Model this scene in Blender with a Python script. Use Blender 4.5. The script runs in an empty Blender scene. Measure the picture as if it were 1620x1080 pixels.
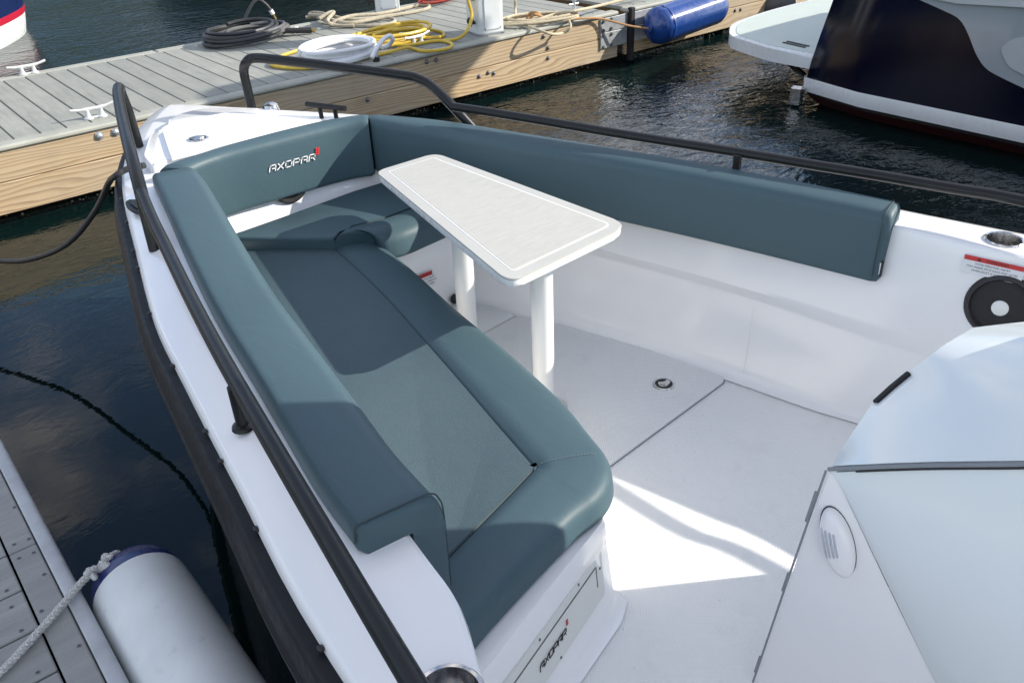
import bpy, bmesh, math, random
from mathutils import Vector, Matrix
import numpy as np

random.seed(7)
scene = bpy.context.scene
COL = scene.collection
R = math.radians

# ------------------------------------------------------------------ camera
cam_data = bpy.data.cameras.new('camera')
cam_data.lens = 30.244
cam_data.sensor_width = 36.0
cam_data.clip_start = 0.02
cam_data.clip_end = 3000
cam = bpy.data.objects.new('camera', cam_data)
COL.objects.link(cam)
cam.matrix_world = Matrix(((0.768825, 0.357442, -0.530230, 0.0),
                           (-0.638338, 0.379925, -0.669463, 0.0),
                           (-0.037847, 0.853166, 0.520265, 1.94),
                           (0, 0, 0, 1)))
scene.camera = cam

# ------------------------------------------------------------------ sky, sun, exposure
SUN_EL, SUN_AZ = 28.5, -34.0            # azimuth counted from +X (along the dock)
world = bpy.data.worlds.new('World')
scene.world = world
world.use_nodes = True
wn, wl = world.node_tree.nodes, world.node_tree.links
wn.clear()
sky = wn.new('ShaderNodeTexSky')
sky.sky_type = 'NISHITA'
sky.sun_disc = False
sky.sun_elevation = R(SUN_EL)
sky.sun_rotation = R(90 - SUN_AZ)
sky.air_density = 0.85
sky.dust_density = 0.05
sky.ozone_density = 1.3
bg = wn.new('ShaderNodeBackground')
bg.inputs['Strength'].default_value = 0.14
wout = wn.new('ShaderNodeOutputWorld')
# scattered bright clouds over the blue
wtc = wn.new('ShaderNodeTexCoord')
wmp = wn.new('ShaderNodeMapping'); wmp.inputs['Scale'].default_value = (1.0, 1.0, 2.2); wmp.inputs['Location'].default_value = (8.1, 5.2, 1.3)
wl.new(wtc.outputs['Generated'], wmp.inputs['Vector'])
wno = wn.new('ShaderNodeTexNoise'); wno.inputs['Scale'].default_value = 2.6; wno.inputs['Detail'].default_value = 7; wno.inputs['Roughness'].default_value = 0.58
wl.new(wmp.outputs[0], wno.inputs['Vector'])
wmr = wn.new('ShaderNodeMapRange'); wmr.interpolation_type = 'SMOOTHSTEP'
for i_, v_ in zip((1, 2, 3, 4), (0.42, 0.66, 0.0, 0.85)): wmr.inputs[i_].default_value = v_
wl.new(wno.outputs['Fac'], wmr.inputs[0])
wmx = wn.new('ShaderNodeMix'); wmx.data_type = 'RGBA'
wmx.inputs[7].default_value = (7.6, 7.0, 6.3, 1)
wl.new(wmr.outputs[0], wmx.inputs[0]); wl.new(sky.outputs[0], wmx.inputs[6])
wl.new(wmx.outputs[2], bg.inputs['Color'])
wl.new(bg.outputs[0], wout.inputs['Surface'])

sun_data = bpy.data.lights.new('sun', 'SUN')
sun_data.energy = 3.4
sun_data.angle = R(0.53)
sun_data.color = (1.0, 0.93, 0.82)
sun = bpy.data.objects.new('sun', sun_data)
COL.objects.link(sun)
sd = Vector((math.cos(R(SUN_EL)) * math.cos(R(SUN_AZ)), math.cos(R(SUN_EL)) * math.sin(R(SUN_AZ)), math.sin(R(SUN_EL))))
sun.rotation_euler = sd.to_track_quat('Z', 'Y').to_euler()
sun.location = sd * 30

scene.view_settings.view_transform = 'Standard'
scene.view_settings.look = 'None'
scene.view_settings.exposure = 1.0
scene.view_settings.gamma = 1.0
scene.view_settings.use_curve_mapping = False
scene.cycles.max_bounces = 10
scene.cycles.diffuse_bounces = 8

# ------------------------------------------------------------------ materials
def hexlin(r, g, b):
    f = lambda c: c / 12.92 if c <= 0.04045 else ((c + 0.055) / 1.055) ** 2.4
    return (f(r / 255), f(g / 255), f(b / 255))

class Mat:
    """a principled material with small node helpers"""
    def __init__(s, name, color=(0.8, 0.8, 0.8), rough=0.5, metal=0.0, spec=0.5, coat=0.0):
        s.m = bpy.data.materials.new(name)
        s.m.use_nodes = True
        s.n, s.l = s.m.node_tree.nodes, s.m.node_tree.links
        s.b = s.n['Principled BSDF']
        s.b.inputs['Base Color'].default_value = (*color, 1)
        s.b.inputs['Roughness'].default_value = rough
        s.b.inputs['Metallic'].default_value = metal
        s.b.inputs['Specular IOR Level'].default_value = spec
        s.b.inputs['Coat Weight'].default_value = coat
        s.co = None
    def coords(s, scale=(1, 1, 1), per_object=False, rot=(0, 0, 0)):
        tc = s.n.new('ShaderNodeTexCoord')
        mp = s.n.new('ShaderNodeMapping')
        mp.inputs['Scale'].default_value = scale
        mp.inputs['Rotation'].default_value = rot
        s.l.new(tc.outputs['Object'], mp.inputs['Vector'])
        if per_object:
            oi = s.n.new('ShaderNodeObjectInfo')
            ml = s.n.new('ShaderNodeMath'); ml.operation = 'MULTIPLY'; ml.inputs[1].default_value = 37.0
            s.l.new(oi.outputs['Random'], ml.inputs[0])
            cb = s.n.new('ShaderNodeCombineXYZ')
            for i in range(3): s.l.new(ml.outputs[0], cb.inputs[i])
            s.l.new(cb.outputs[0], mp.inputs['Location'])
        return mp.outputs[0]
    def noise(s, vec, scale, detail=4, rough=0.55, dist=0.0):
        t = s.n.new('ShaderNodeTexNoise')
        t.inputs['Scale'].default_value = scale
        t.inputs['Detail'].default_value = detail
        t.inputs['Roughness'].default_value = rough
        t.inputs['Distortion'].default_value = dist
        s.l.new(vec, t.inputs['Vector'])
        return t.outputs['Fac']
    def ramp(s, fac, stops):
        t = s.n.new('ShaderNodeValToRGB')
        e = t.color_ramp.elements
        while len(e) < len(stops): e.new(0.5)
        for el, (p, c) in zip(e, stops):
            el.position = p
            el.color = (*c, 1) if len(c) == 3 else c
        s.l.new(fac, t.inputs[0])
        return t.outputs[0]
    def maprange(s, fac, a, b, c, d):
        t = s.n.new('ShaderNodeMapRange')
        for i, v in zip((1, 2, 3, 4), (a, b, c, d)): t.inputs[i].default_value = v
        s.l.new(fac, t.inputs[0])
        return t.outputs[0]
    def math(s, op, a, b=None):
        t = s.n.new('ShaderNodeMath'); t.operation = op
        for i, v in enumerate((a, b)):
            if v is None: continue
            if isinstance(v, (int, float)): t.inputs[i].default_value = v
            else: s.l.new(v, t.inputs[i])
        return t.outputs[0]
    def mix(s, fac, a, b, mode='MIX'):
        t = s.n.new('ShaderNodeMix'); t.data_type = 'RGBA'; t.blend_type = mode
        for k, v in ((0, fac), (6, a), (7, b)):
            if isinstance(v, (int, float)): t.inputs[k].default_value = v
            elif isinstance(v, tuple): t.inputs[k].default_value = (*v, 1)
            else: s.l.new(v, t.inputs[k])
        return t.outputs[2]
    def color(s, out): s.l.new(out, s.b.inputs['Base Color'])
    def rough(s, out): s.l.new(out, s.b.inputs['Roughness'])
    def bump(s, height, strength=0.3, dist=0.01, prev=None):
        t = s.n.new('ShaderNodeBump')
        t.inputs['Strength'].default_value = strength
        t.inputs['Distance'].default_value = dist
        s.l.new(height, t.inputs['Height'])
        if prev is not None: s.l.new(prev, t.inputs['Normal'])
        s.l.new(t.outputs[0], s.b.inputs['Normal'])
        return t.outputs[0]

def mottled(name, c, rough, var=0.08, scale=6.0, bump=0.0, bscale=80.0, bdist=0.002, rvar=0.08, **k):
    m = Mat(name, c, rough, **k)
    v = m.coords()
    n = m.noise(v, scale, 5)
    lo = tuple(x * (1 - var) for x in c); hi = tuple(min(1, x * (1 + var)) for x in c)
    m.color(m.ramp(n, [(0.3, lo), (0.7, hi)]))
    n2 = m.noise(v, scale * 5, 4)
    m.rough(m.maprange(n2, 0.3, 0.7, max(0, rough - rvar), rough + rvar))
    if bump: m.bump(m.noise(v, bscale, 3), bump, bdist)
    return m

GEL = mottled('white_gelcoat', (0.86, 0.855, 0.855), 0.22, var=0.015, scale=3, bump=0.04, bscale=9, bdist=0.004, rvar=0.05, coat=0.3).m
GELA = mottled('pale_aqua_gelcoat', (0.75, 0.80, 0.80), 0.16, var=0.015, scale=3, bump=0.03, bscale=7, bdist=0.004, rvar=0.04, coat=0.4).m
GEL2 = mottled('warm_white_plastic', (0.70, 0.70, 0.66), 0.35, var=0.02, scale=4).m

m = Mat('white_nonskid', (0.80, 0.80, 0.79), 0.55)
v = m.coords((1, 1, 1), rot=(0, 0, R(40)))
ck = m.n.new('ShaderNodeTexVoronoi'); ck.feature = 'F1'; ck.inputs['Scale'].default_value = 150; ck.inputs['Randomness'].default_value = 0.0
m.l.new(v, ck.inputs['Vector'])
c_ = m.ramp(m.noise(v, 2.2, 6), [(0.3, (0.81, 0.81, 0.805)), (0.7, (0.85, 0.85, 0.84))])
c_ = m.mix(m.maprange(m.noise(v, 7.5, 8, 0.7), 0.56, 0.78, 0.0, 0.30), c_, (0.60, 0.60, 0.58))
m.color(m.mix(m.maprange(m.noise(v, 95, 2), 0.735, 0.76, 0.0, 0.6), c_, (0.22, 0.21, 0.19)))
m.bump(ck.outputs['Distance'], 0.9, 0.003)
NONSKID = m.m

m = Mat('teal_vinyl', (0.06, 0.10, 0.125), 0.45, spec=0.32)
v = m.coords()
vo = m.n.new('ShaderNodeTexVoronoi'); vo.inputs['Scale'].default_value = 420; m.l.new(v, vo.inputs['Vector'])
big = m.noise(v, 2.5, 4)
fine = m.noise(v, 260, 2)
c1 = m.ramp(big, [(0.3, (0.048, 0.088, 0.108)), (0.7, (0.058, 0.103, 0.124))])
m.color(m.mix(m.maprange(fine, 0.35, 0.7, 0.0, 0.16), c1, (0.10, 0.15, 0.165)))
m.rough(m.maprange(big, 0.3, 0.7, 0.42, 0.54))
b1 = m.bump(vo.outputs['Distance'], 0.16, 0.0012)
m.bump(m.noise(m.coords((1, 0.45, 1), rot=(0, 0, R(-14))), 11, 3, 0.5, 0.8), 0.17, 0.010, b1)
VINYL = m.m
m = Mat('grey_teal_vinyl_panel', (0.07, 0.10, 0.12), 0.52, spec=0.28)
v = m.coords()
vo = m.n.new('ShaderNodeTexVoronoi'); vo.inputs['Scale'].default_value = 300; m.l.new(v, vo.inputs['Vector'])
big = m.noise(v, 2.5, 4); fine = m.noise(v, 200, 2)
c1 = m.ramp(big, [(0.3, (0.054, 0.088, 0.106)), (0.7, (0.064, 0.101, 0.120))])
m.color(m.mix(m.maprange(fine, 0.35, 0.7, 0.0, 0.22), c1, (0.11, 0.15, 0.165)))
b1 = m.bump(vo.outputs['Distance'], 0.3, 0.0015)
m.bump(m.noise(v, 6, 3), 0.3, 0.012, b1)
VPANEL = m.m
STITCH = Mat('stitch_thread', (0.16, 0.21, 0.23), 0.7).m
SEAM = Mat('dark_seam', (0.03, 0.05, 0.058), 0.7).m

BLACK = mottled('black_powder_coat', (0.007, 0.008, 0.009), 0.36, var=0.2, scale=20, rvar=0.06, spec=0.38).m
RUBBER = mottled('charcoal_rubber', (0.010, 0.011, 0.013), 0.5, var=0.25, scale=9, bump=0.1, bscale=60, bdist=0.001, spec=0.25).m
HULL = mottled('dark_hull_paint', (0.006, 0.008, 0.011), 0.3, var=0.1).m
STEEL = mottled('stainless_steel', (0.62, 0.62, 0.62), 0.2, var=0.1, scale=30, rvar=0.1, metal=1.0).m
GALV = mottled('galvanised_steel', (0.50, 0.53, 0.55), 0.48, var=0.18, scale=14, bump=0.15, bscale=40, metal=0.75).m
CLEATM = mottled('cast_galvanised_cleat', (0.62, 0.63, 0.62), 0.5, var=0.1, scale=25, metal=0.35).m
BOLTM = mottled('weathered_bolt', (0.17, 0.17, 0.17), 0.55, var=0.3, scale=40, metal=0.5).m
POLEW = mottled('pale_anodised_post', (0.78, 0.785, 0.76), 0.3, var=0.01, scale=5, rvar=0.0, coat=0.2).m
BLKPL = mottled('black_plastic', (0.014, 0.014, 0.015), 0.45, var=0.2, scale=30).m
GREYL = Mat('shaded_white_louvre', (0.45, 0.48, 0.52), 0.45).m  # for the white vent louvres, their shadow put into the grey
GAPM = Mat('dark_gap', (0.01, 0.01, 0.011), 0.8).m
GREYSEAL = Mat('grey_seal', (0.22, 0.24, 0.26), 0.6).m
RED = Mat('red_print', (0.55, 0.035, 0.035), 0.5).m
WHITEP = Mat('white_print', (0.85, 0.85, 0.85), 0.5).m
BLACKP = Mat('black_print', (0.015, 0.015, 0.015), 0.5).m
LABELM = Mat('label_vinyl', (0.74, 0.75, 0.77), 0.35).m

m = Mat('tabletop_laminate', (0.52, 0.52, 0.49), 0.45)
v = m.coords((1, 6, 6), rot=(0, 0, R(86)))
s1 = m.noise(v, 14, 6, 0.65, 0.4)
s2 = m.noise(m.coords(), 70, 3)
m.color(m.mix(m.maprange(s2, 0.35, 0.75, 0, 0.25), m.ramp(s1, [(0.3, (0.43, 0.425, 0.385)), (0.7, (0.51, 0.505, 0.46))]), (0.40, 0.40, 0.38)))
m.bump(s2, 0.1, 0.001)
TABLE = m.m
TEDGE = mottled('tabletop_edge', (0.46, 0.46, 0.43), 0.45, var=0.04).m
TWHITE = mottled('table_white_rim', (0.78, 0.78, 0.78), 0.3, var=0.02).m

def decking(name, ca, cb, rot):
    m = Mat(name, ca, 0.72, spec=0.3)
    v = m.coords((1, 0.12, 1) if rot else (0.12, 1, 1), per_object=True)
    s1 = m.noise(v, 34, 4, 0.6, 0.3)
    v2 = m.coords((1, 1, 1), per_object=True)
    s2 = m.noise(v2, 3.0, 5, 0.6)
    s3 = m.noise(v2, 160, 2)
    c = m.ramp(s1, [(0.32, ca), (0.68, cb)])
    c = m.mix(m.maprange(s2, 0.4, 0.7, 0, 0.45), c, tuple(x * 1.22 for x in cb))
    c = m.mix(m.maprange(s3, 0.6, 0.75, 0, 0.35), c, tuple(x * 0.5 for x in ca))
    oi = m.n.new('ShaderNodeObjectInfo')
    m.color(m.mix(m.maprange(oi.outputs['Random'], 0, 1, 0, 0.30), c, tuple(x * 0.7 for x in ca)))
    w = m.n.new('ShaderNodeTexWave'); w.inputs['Scale'].default_value = 55; w.inputs['Distortion'].default_value = 1.0
    w.bands_direction = 'X' if rot else 'Y'
    m.l.new(m.coords(), w.inputs['Vector'])
    b = m.bump(w.outputs['Fac'], 0.08, 0.001)
    m.bump(s1, 0.25, 0.002, b)
    return m.m
DECKA = decking('grey_composite_decking', (0.235, 0.245, 0.225), (0.315, 0.32, 0.285), True)
DECKF = decking('grey_composite_finger', (0.25, 0.255, 0.25), (0.33, 0.335, 0.325), False)
TRIMM = mottled('grey_composite_trim', (0.34, 0.345, 0.30), 0.65, var=0.12, scale=5, bump=0.15, bscale=60).m

m = Mat('pine_timber', (0.5, 0.36, 0.2), 0.62, spec=0.3)
# growth rings of a flat-sawn board: distance from a tilted, wandering pith line
v = m.coords((0.16, 1.0, 1.0), per_object=True)
wob = m.noise(v, 2.6, 3, 0.5, 0.6)
wob2 = m.noise(v, 9.0, 3, 0.5)
tc = m.n.new('ShaderNodeTexCoord'); sx = m.n.new('ShaderNodeSeparateXYZ'); m.l.new(tc.outputs['Object'], sx.inputs[0])
ring = m.math('ADD', m.math('MULTIPLY', sx.outputs[2], 34.0), m.math('MULTIPLY', wob, 11.0))
ring = m.math('ADD', ring, m.math('MULTIPLY', wob2, 1.6))
fr = m.math('FRACT', ring)
grain = m.noise(m.coords((0.05, 1, 1), per_object=True), 160, 3)
c = m.ramp(fr, [(0.0, (0.56, 0.435, 0.275)), (0.45, (0.52, 0.385, 0.225)), (0.82, (0.33, 0.215, 0.115)), (0.93, (0.27, 0.17, 0.09)), (1.0, (0.54, 0.415, 0.26))])
c = m.mix(m.maprange(grain, 0.35, 0.7, 0, 0.3), c, (0.34, 0.25, 0.155))
gz = m.noise(m.coords((0.5, 1, 1), per_object=True), 1.3, 4)
c = m.mix(m.maprange(gz, 0.42, 0.66, 0, 0.6), c, (0.40, 0.345, 0.265))
st = m.noise(m.coords((0.8, 1, 1.6)), 2.3, 5, 0.6)
c = m.mix(m.maprange(st, 0.58, 0.75, 0, 0.35), c, (0.24, 0.20, 0.155))
m.color(c)
b = m.bump(fr, 0.12, 0.002)
m.bump(grain, 0.2, 0.002, b)
TIMBER = m.m

m = Mat('harbour_water', (0.003, 0.0105, 0.0105), 0.015, spec=0.5)
m.b.inputs['IOR'].default_value = 1.34
v = m.coords((1.0, 1.7, 1.0), rot=(0, 0, R(-24)))
calm = m.noise(m.coords(), 0.35, 2)
w1 = m.noise(v, 5.2, 3, 0.55, 0.8)
w2 = m.noise(v, 1.1, 3, 0.5, 0.5)
w3 = m.noise(v, 17, 2, 0.5, 0.6)
sxw = m.n.new('ShaderNodeSeparateXYZ'); tcw = m.n.new('ShaderNodeTexCoord'); m.l.new(tcw.outputs['Object'], sxw.inputs[0])
open_w = m.maprange(m.math('ADD', sxw.outputs[0], m.math('MULTIPLY', sxw.outputs[1], 0.55)), 2.4, 6.5, 0.022, 0.75)
h = m.math('ADD', m.math('MULTIPLY', w1, 0.55), m.math('MULTIPLY', w2, 1.0))
h = m.math('ADD', h, m.math('MULTIPLY', w3, 0.16))
h = m.math('MULTIPLY', h, m.math('MULTIPLY', open_w, m.maprange(calm, 0.35, 0.65, 0.65, 1.2)))
m.bump(h, 0.7, 0.055)
WATER = m.m

NAVY = mottled('navy_gelcoat', (0.0018, 0.003, 0.013), 0.16, var=0.05, scale=2, rvar=0.02, spec=0.3).m
NAVY2 = mottled('blue_hull_paint', (0.008, 0.018, 0.075), 0.3, var=0.05, scale=2, rvar=0.05).m
BOOT = mottled('white_boot_stripe', (0.66, 0.68, 0.68), 0.3, var=0.03).m
ANTIF = mottled('red_antifouling', (0.055, 0.007, 0.010), 0.6, var=0.2, scale=6).m
REDH = mottled('red_stripe_paint', (0.40, 0.012, 0.035), 0.35, var=0.06).m
SILVER = mottled('silver_gelcoat', (0.30, 0.335, 0.36), 0.16, var=0.04, scale=1.2, rvar=0.03, coat=0.6).m
SILVER2 = mottled('pale_silver_gelcoat', (0.45, 0.48, 0.49), 0.16, var=0.04, scale=1.2, rvar=0.03, coat=0.6).m
PLATF = mottled('pale_green_nonskid', (0.50, 0.56, 0.51), 0.5, var=0.03, scale=4).m
GLASS = Mat('dark_tinted_glass', (0.008, 0.01, 0.012), 0.03, spec=0.6).m

FENDW = Mat('white_fender_vinyl', (0.6, 0.62, 0.62), 0.42)
v = FENDW.coords()
n1 = FENDW.noise(v, 5, 6, 0.65); n2 = FENDW.noise(v, 26, 4, 0.6)
c = FENDW.ramp(n1, [(0.3, (0.70, 0.72, 0.71)), (0.72, (0.56, 0.58, 0.58))])
FENDW.color(FENDW.mix(FENDW.maprange(n2, 0.62, 0.78, 0, 0.4), c, (0.33, 0.35, 0.36)))
FENDW = FENDW.m
FENDB = mottled('navy_fender_end', (0.008, 0.018, 0.11), 0.3, var=0.25, scale=8).m
FENDBLUE = mottled('blue_fender_vinyl', (0.010, 0.050, 0.23), 0.30, var=0.06, scale=4, coat=0.3).m

def ropemat(name, a, b, scale=90):
    m = Mat(name, a, 0.85, spec=0.2)
    v = m.coords((1, 1, 1), rot=(R(35), R(20), R(50)))
    w = m.n.new('ShaderNodeTexWave'); w.inputs['Scale'].default_value = scale; w.inputs['Distortion'].default_value = 1.5
    m.l.new(v, w.inputs['Vector'])
    n = m.noise(m.coords(), 30, 4)
    m.color(m.mix(m.maprange(n, 0.4, 0.7, 0, 0.4), m.ramp(w.outputs['Fac'], [(0.2, b), (0.6, a)]), b))
    m.bump(w.outputs['Fac'], 0.5, 0.003)
    return m.m
ROPEW = ropemat('white_rope', (0.66, 0.66, 0.64), (0.42, 0.42, 0.40))
ROPEB = ropemat('beige_braided_rope', (0.60, 0.54, 0.42), (0.22, 0.19, 0.13), 60)
ROPEC = ropemat('cream_rope', (0.62, 0.55, 0.41), (0.45, 0.38, 0.26))
ROPEO = ropemat('tan_rope', (0.50, 0.30, 0.15), (0.32, 0.18, 0.09))
ROPER = ropemat('red_cord', (0.42, 0.07, 0.05), (0.25, 0.04, 0.03))
HOSEW = mottled('white_hose_rubber', (0.72, 0.73, 0.75), 0.4, var=0.05, scale=6).m
HOSEY = mottled('yellow_cable_rubber', (0.60, 0.41, 0.045), 0.42, var=0.12, scale=5).m
HOSEK = mottled('black_cable_rubber', (0.025, 0.026, 0.028), 0.45, var=0.3, scale=8).m
HOSEG = mottled('grey_worn_cable', (0.10, 0.10, 0.10), 0.55, var=0.3, scale=8).m
BRASS = mottled('brass_prongs', (0.5, 0.36, 0.14), 0.35, var=0.1, metal=0.9).m
PEDW = mottled('white_pedestal_plastic', (0.72, 0.75, 0.75), 0.4, var=0.03, scale=5).m
ALGAE = mottled('wet_algae_float', (0.010, 0.013, 0.009), 0.3, var=0.5, scale=16, bump=0.8, bscale=30, bdist=0.01).m
BARN = mottled('barnacle_shell', (0.30, 0.31, 0.24), 0.7, var=0.3, scale=60).m

# ------------------------------------------------------------------ object helpers
ORIG = {}
def _new(name, data):
    o = bpy.data.objects.new(name, data)
    COL.objects.link(o)
    return o
def tag(o, label=None, cat=None, group=None, kind=None):
    for k, vv in (('label', label), ('category', cat), ('group', group), ('kind', kind)):
        if vv: o[k] = vv
    return o
def thing(name, loc, label, cat, group=None, kind=None):
    o = _new(name, None)
    o.location = loc
    o.empty_display_size = 0.1
    ORIG[o] = Vector(loc)
    return tag(o, label, cat, group, kind)

class MB:
    """collects faces in world coordinates, then links them as one mesh object"""
    def __init__(s): s.bm = bmesh.new()
    def verts(s, pts): return [s.bm.verts.new(p) for p in pts]
    def grid(s, rows, closed_u=False, closed_v=False, cap=False):
        """rows: list of equal-length point lists, skinned row to row"""
        vs = [s.verts(r) for r in rows]
        n, k = len(vs), len(vs[0])
        for i in range(n if closed_v else n - 1):
            a, b = vs[i], vs[(i + 1) % n]
            for j in range(k if closed_u else k - 1):
                s.bm.faces.new((a[j], a[(j + 1) % k], b[(j + 1) % k], b[j]))
        if cap:
            s.bm.faces.new(vs[0][::-1]); s.bm.faces.new(vs[-1])
        return s
    def box(s, c, size, rot=None, bevel=0.0, seg=1):
        mtx = Matrix.Translation(c) @ (rot.to_4x4() if rot is not None else Matrix.Identity(4)) @ Matrix.Diagonal((*size, 1))
        r = bmesh.ops.create_cube(s.bm, size=1.0, matrix=mtx)
        if bevel:
            ed = list({e for vv in r['verts'] for e in vv.link_edges})
            bmesh.ops.bevel(s.bm, geom=ed, offset=bevel, segments=seg, affect='EDGES', profile=0.5)
        return s
    def prism(s, poly, z0, z1, bevel=0.0, seg=2, both=False):
        """extruded plan polygon; z0/z1 numbers or per-vertex lists"""
        k = len(poly)
        zz0 = z0 if isinstance(z0, (list, tuple)) else [z0] * k
        zz1 = z1 if isinstance(z1, (list, tuple)) else [z1] * k
        lo = s.verts([(p[0], p[1], z) for p, z in zip(poly, zz0)])
        hi = s.verts([(p[0], p[1], z) for p, z in zip(poly, zz1)])
        s.bm.faces.new(lo[::-1]); s.bm.faces.new(hi)
        for j in range(k): s.bm.faces.new((lo[j], lo[(j + 1) % k], hi[(j + 1) % k], hi[j]))
        if bevel:
            ed = [hi[j].link_edges for j in range(k)]
            sel = set()
            for j in range(k):
                for e in hi[j].link_edges:
                    if e.other_vert(hi[j]) in hi: sel.add(e)
                if both:
                    for e in lo[j].link_edges:
                        if e.other_vert(lo[j]) in lo: sel.add(e)
            bmesh.ops.bevel(s.bm, geom=list(sel), offset=bevel, segments=seg, affect='EDGES', profile=0.5)
        return s
    def tube(s, path, r, seg=12, closed=False, caps=True):
        rows = []
        n = len(path)
        P = [Vector(p) for p in path]
        up = Vector((0.13, 0.21, 0.97)).normalized()
        prev = None
        for i in range(n):
            if closed: t = P[(i + 1) % n] - P[i - 1]
            else: t = P[min(i + 1, n - 1)] - P[max(i - 1, 0)]
            t.normalize()
            if prev is None:
                a = t.cross(up)
                if a.length < 1e-3: a = t.cross(Vector((1, 0, 0)))
                a.normalize()
            else:
                a = prev - t * prev.dot(t)
                a.normalize()
            prev = a
            b = t.cross(a)
            rr = r[i] if isinstance(r, (list, tuple)) else r
            rows.append([P[i] + (a * math.cos(2 * math.pi * j / seg) + b * math.sin(2 * math.pi * j / seg)) * rr for j in range(seg)])
        s.grid(rows, closed_u=True, closed_v=closed, cap=(caps and not closed))
        return s
    def lathe(s, prof, origin, axis=(0, 0, 1), seg=24, cap=True):
        """prof: list of (radius, height along axis)"""
        ax = Vector(axis).normalized()
        a = ax.orthogonal().normalized(); b = ax.cross(a)
        o = Vector(origin)
        rows = [[o + ax * h + (a * math.cos(2 * math.pi * j / seg) + b * math.sin(2 * math.pi * j / seg)) * r for j in range(seg)] for r, h in prof]
        s.grid(rows, closed_u=True, cap=cap)
        return s
    def cyl(s, p0, p1, r, seg=12):
        return s.tube([p0, p1], r, seg)
    def fill(s, loops, z=None):
        es = []
        for lp in loops:
            vs = s.verts([(p[0], p[1], p[2] if len(p) > 2 else z) for p in lp])
            for i in range(len(vs)): es.append(s.bm.edges.new((vs[i], vs[(i + 1) % len(vs)])))
        bmesh.ops.triangle_fill(s.bm, edges=es, use_beauty=True, use_dissolve=False)
        return s
    def build(s, name, mat, parent=None, smooth=True, angle=35, sub=0, recalc=True, label=None, kind=None):
        if recalc: bmesh.ops.recalc_face_normals(s.bm, faces=s.bm.faces)
        org = Vector((0, 0, 0))
        if parent is not None:
            org = ORIG.get(parent, org)
        else:
            c = Vector((0, 0, 0))
            for vv in s.bm.verts: c += vv.co
            c /= max(1, len(s.bm.verts))
            org = Vector((c.x, c.y, min(vv.co.z for vv in s.bm.verts)))
        for vv in s.bm.verts: vv.co -= org
        me = bpy.data.meshes.new(name)
        s.bm.to_mesh(me); s.bm.free()
        me.materials.append(mat)
        if smooth:
            me.polygons.foreach_set('use_smooth', [True] * len(me.polygons))
            me.set_sharp_from_angle(angle=R(angle))
        o = _new(name, me)
        if parent is not None: o.parent = parent
        else: o.location = org
        ORIG[o] = org
        if label: o['label'] = label
        if kind: o['kind'] = kind
        return o

def smooth(pts, n=6, closed=False):
    """Catmull-Rom through the points, n steps per span"""
    P = [Vector(p) for p in pts]
    N = len(P); out = []
    spans = N if closed else N - 1
    for i in range(spans):
        p1, p2 = P[i], P[(i + 1) % N]
        p0 = P[i - 1] if (closed or i > 0) else p1 * 2 - p2
        p3 = P[(i + 2) % N] if (closed or i + 2 < N) else p2 * 2 - p1
        for k in range(n):
            t = k / n
            out.append(0.5 * ((2 * p1) + (p2 - p0) * t + (2 * p0 - 5 * p1 + 4 * p2 - p3) * t * t + (3 * p1 - p0 - 3 * p2 + p3) * t ** 3))
    if not closed: out.append(P[-1].copy())
    return out
def fillet(poly, r, n=4, closed=True):
    """round the corners of a 2-D polygon; r one number or one per corner"""
    out = []
    N = len(poly)
    for i in range(N):
        rr = r[i] if isinstance(r, (list, tuple)) else r
        p = Vector(poly[i][:2])
        if rr <= 0 or (not closed and i in (0, N - 1)):
            out.append(p); continue
        a = Vector(poly[i - 1][:2]) - p; b = Vector(poly[(i + 1) % N][:2]) - p
        d = min(rr, a.length * 0.48, b.length * 0.48)
        a = p + a.normalized() * d; b = p + b.normalized() * d
        for k in range(n + 1):
            t = k / n
            out.append(a * (1 - t) ** 2 + p * 2 * t * (1 - t) + b * t * t)
    return out
def offset(pts, d, closed=False):
    """offset a plan polyline to its left by d"""
    P = [Vector(p[:2]) for p in pts]; N = len(P); out = []
    for i in range(N):
        if closed: t = P[(i + 1) % N] - P[i - 1]
        else: t = P[min(i + 1, N - 1)] - P[max(i - 1, 0)]
        t.normalize()
        out.append(P[i] + Vector((-t.y, t.x)) * d)
    return out
def resample(pts, n):
    P = [Vector(p) for p in pts]
    L = [0]
    for a, b in zip(P, P[1:]): L.append(L[-1] + (b - a).length)
    out = []
    for k in range(n):
        s_ = L[-1] * k / (n - 1); j = 0
        while j < len(L) - 2 and L[j + 1] < s_: j += 1
        t = (s_ - L[j]) / max(1e-9, L[j + 1] - L[j])
        out.append(P[j].lerp(P[j + 1], t))
    return out
def interp(tab, y):
    return float(np.interp(y, [t[0] for t in tab], [t[1] for t in tab]))

def pair_loft(mb, pairs, prof, shrink=None):
    """pairs: (A, B) plan points per station; prof: closed list of (t, z), point = A + (B-A)*t at height z (z may be a function of station)"""
    rows = []
    n = len(pairs)
    for i, (a, b) in enumerate(pairs):
        a, b = Vector(a[:2]), Vector(b[:2])
        pts = []
        for t, z in prof:
            q = a.lerp(b, t)
            pts.append(Vector((q.x, q.y, z)))
        if shrink and i in shrink:
            c = sum(pts, Vector((0, 0, 0))) / len(pts)
            f = shrink[i]
            pts = [c + (p - c) * f for p in pts]
        rows.append(pts)
    mb.grid(rows, closed_u=True, cap=True)
    return mb

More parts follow.
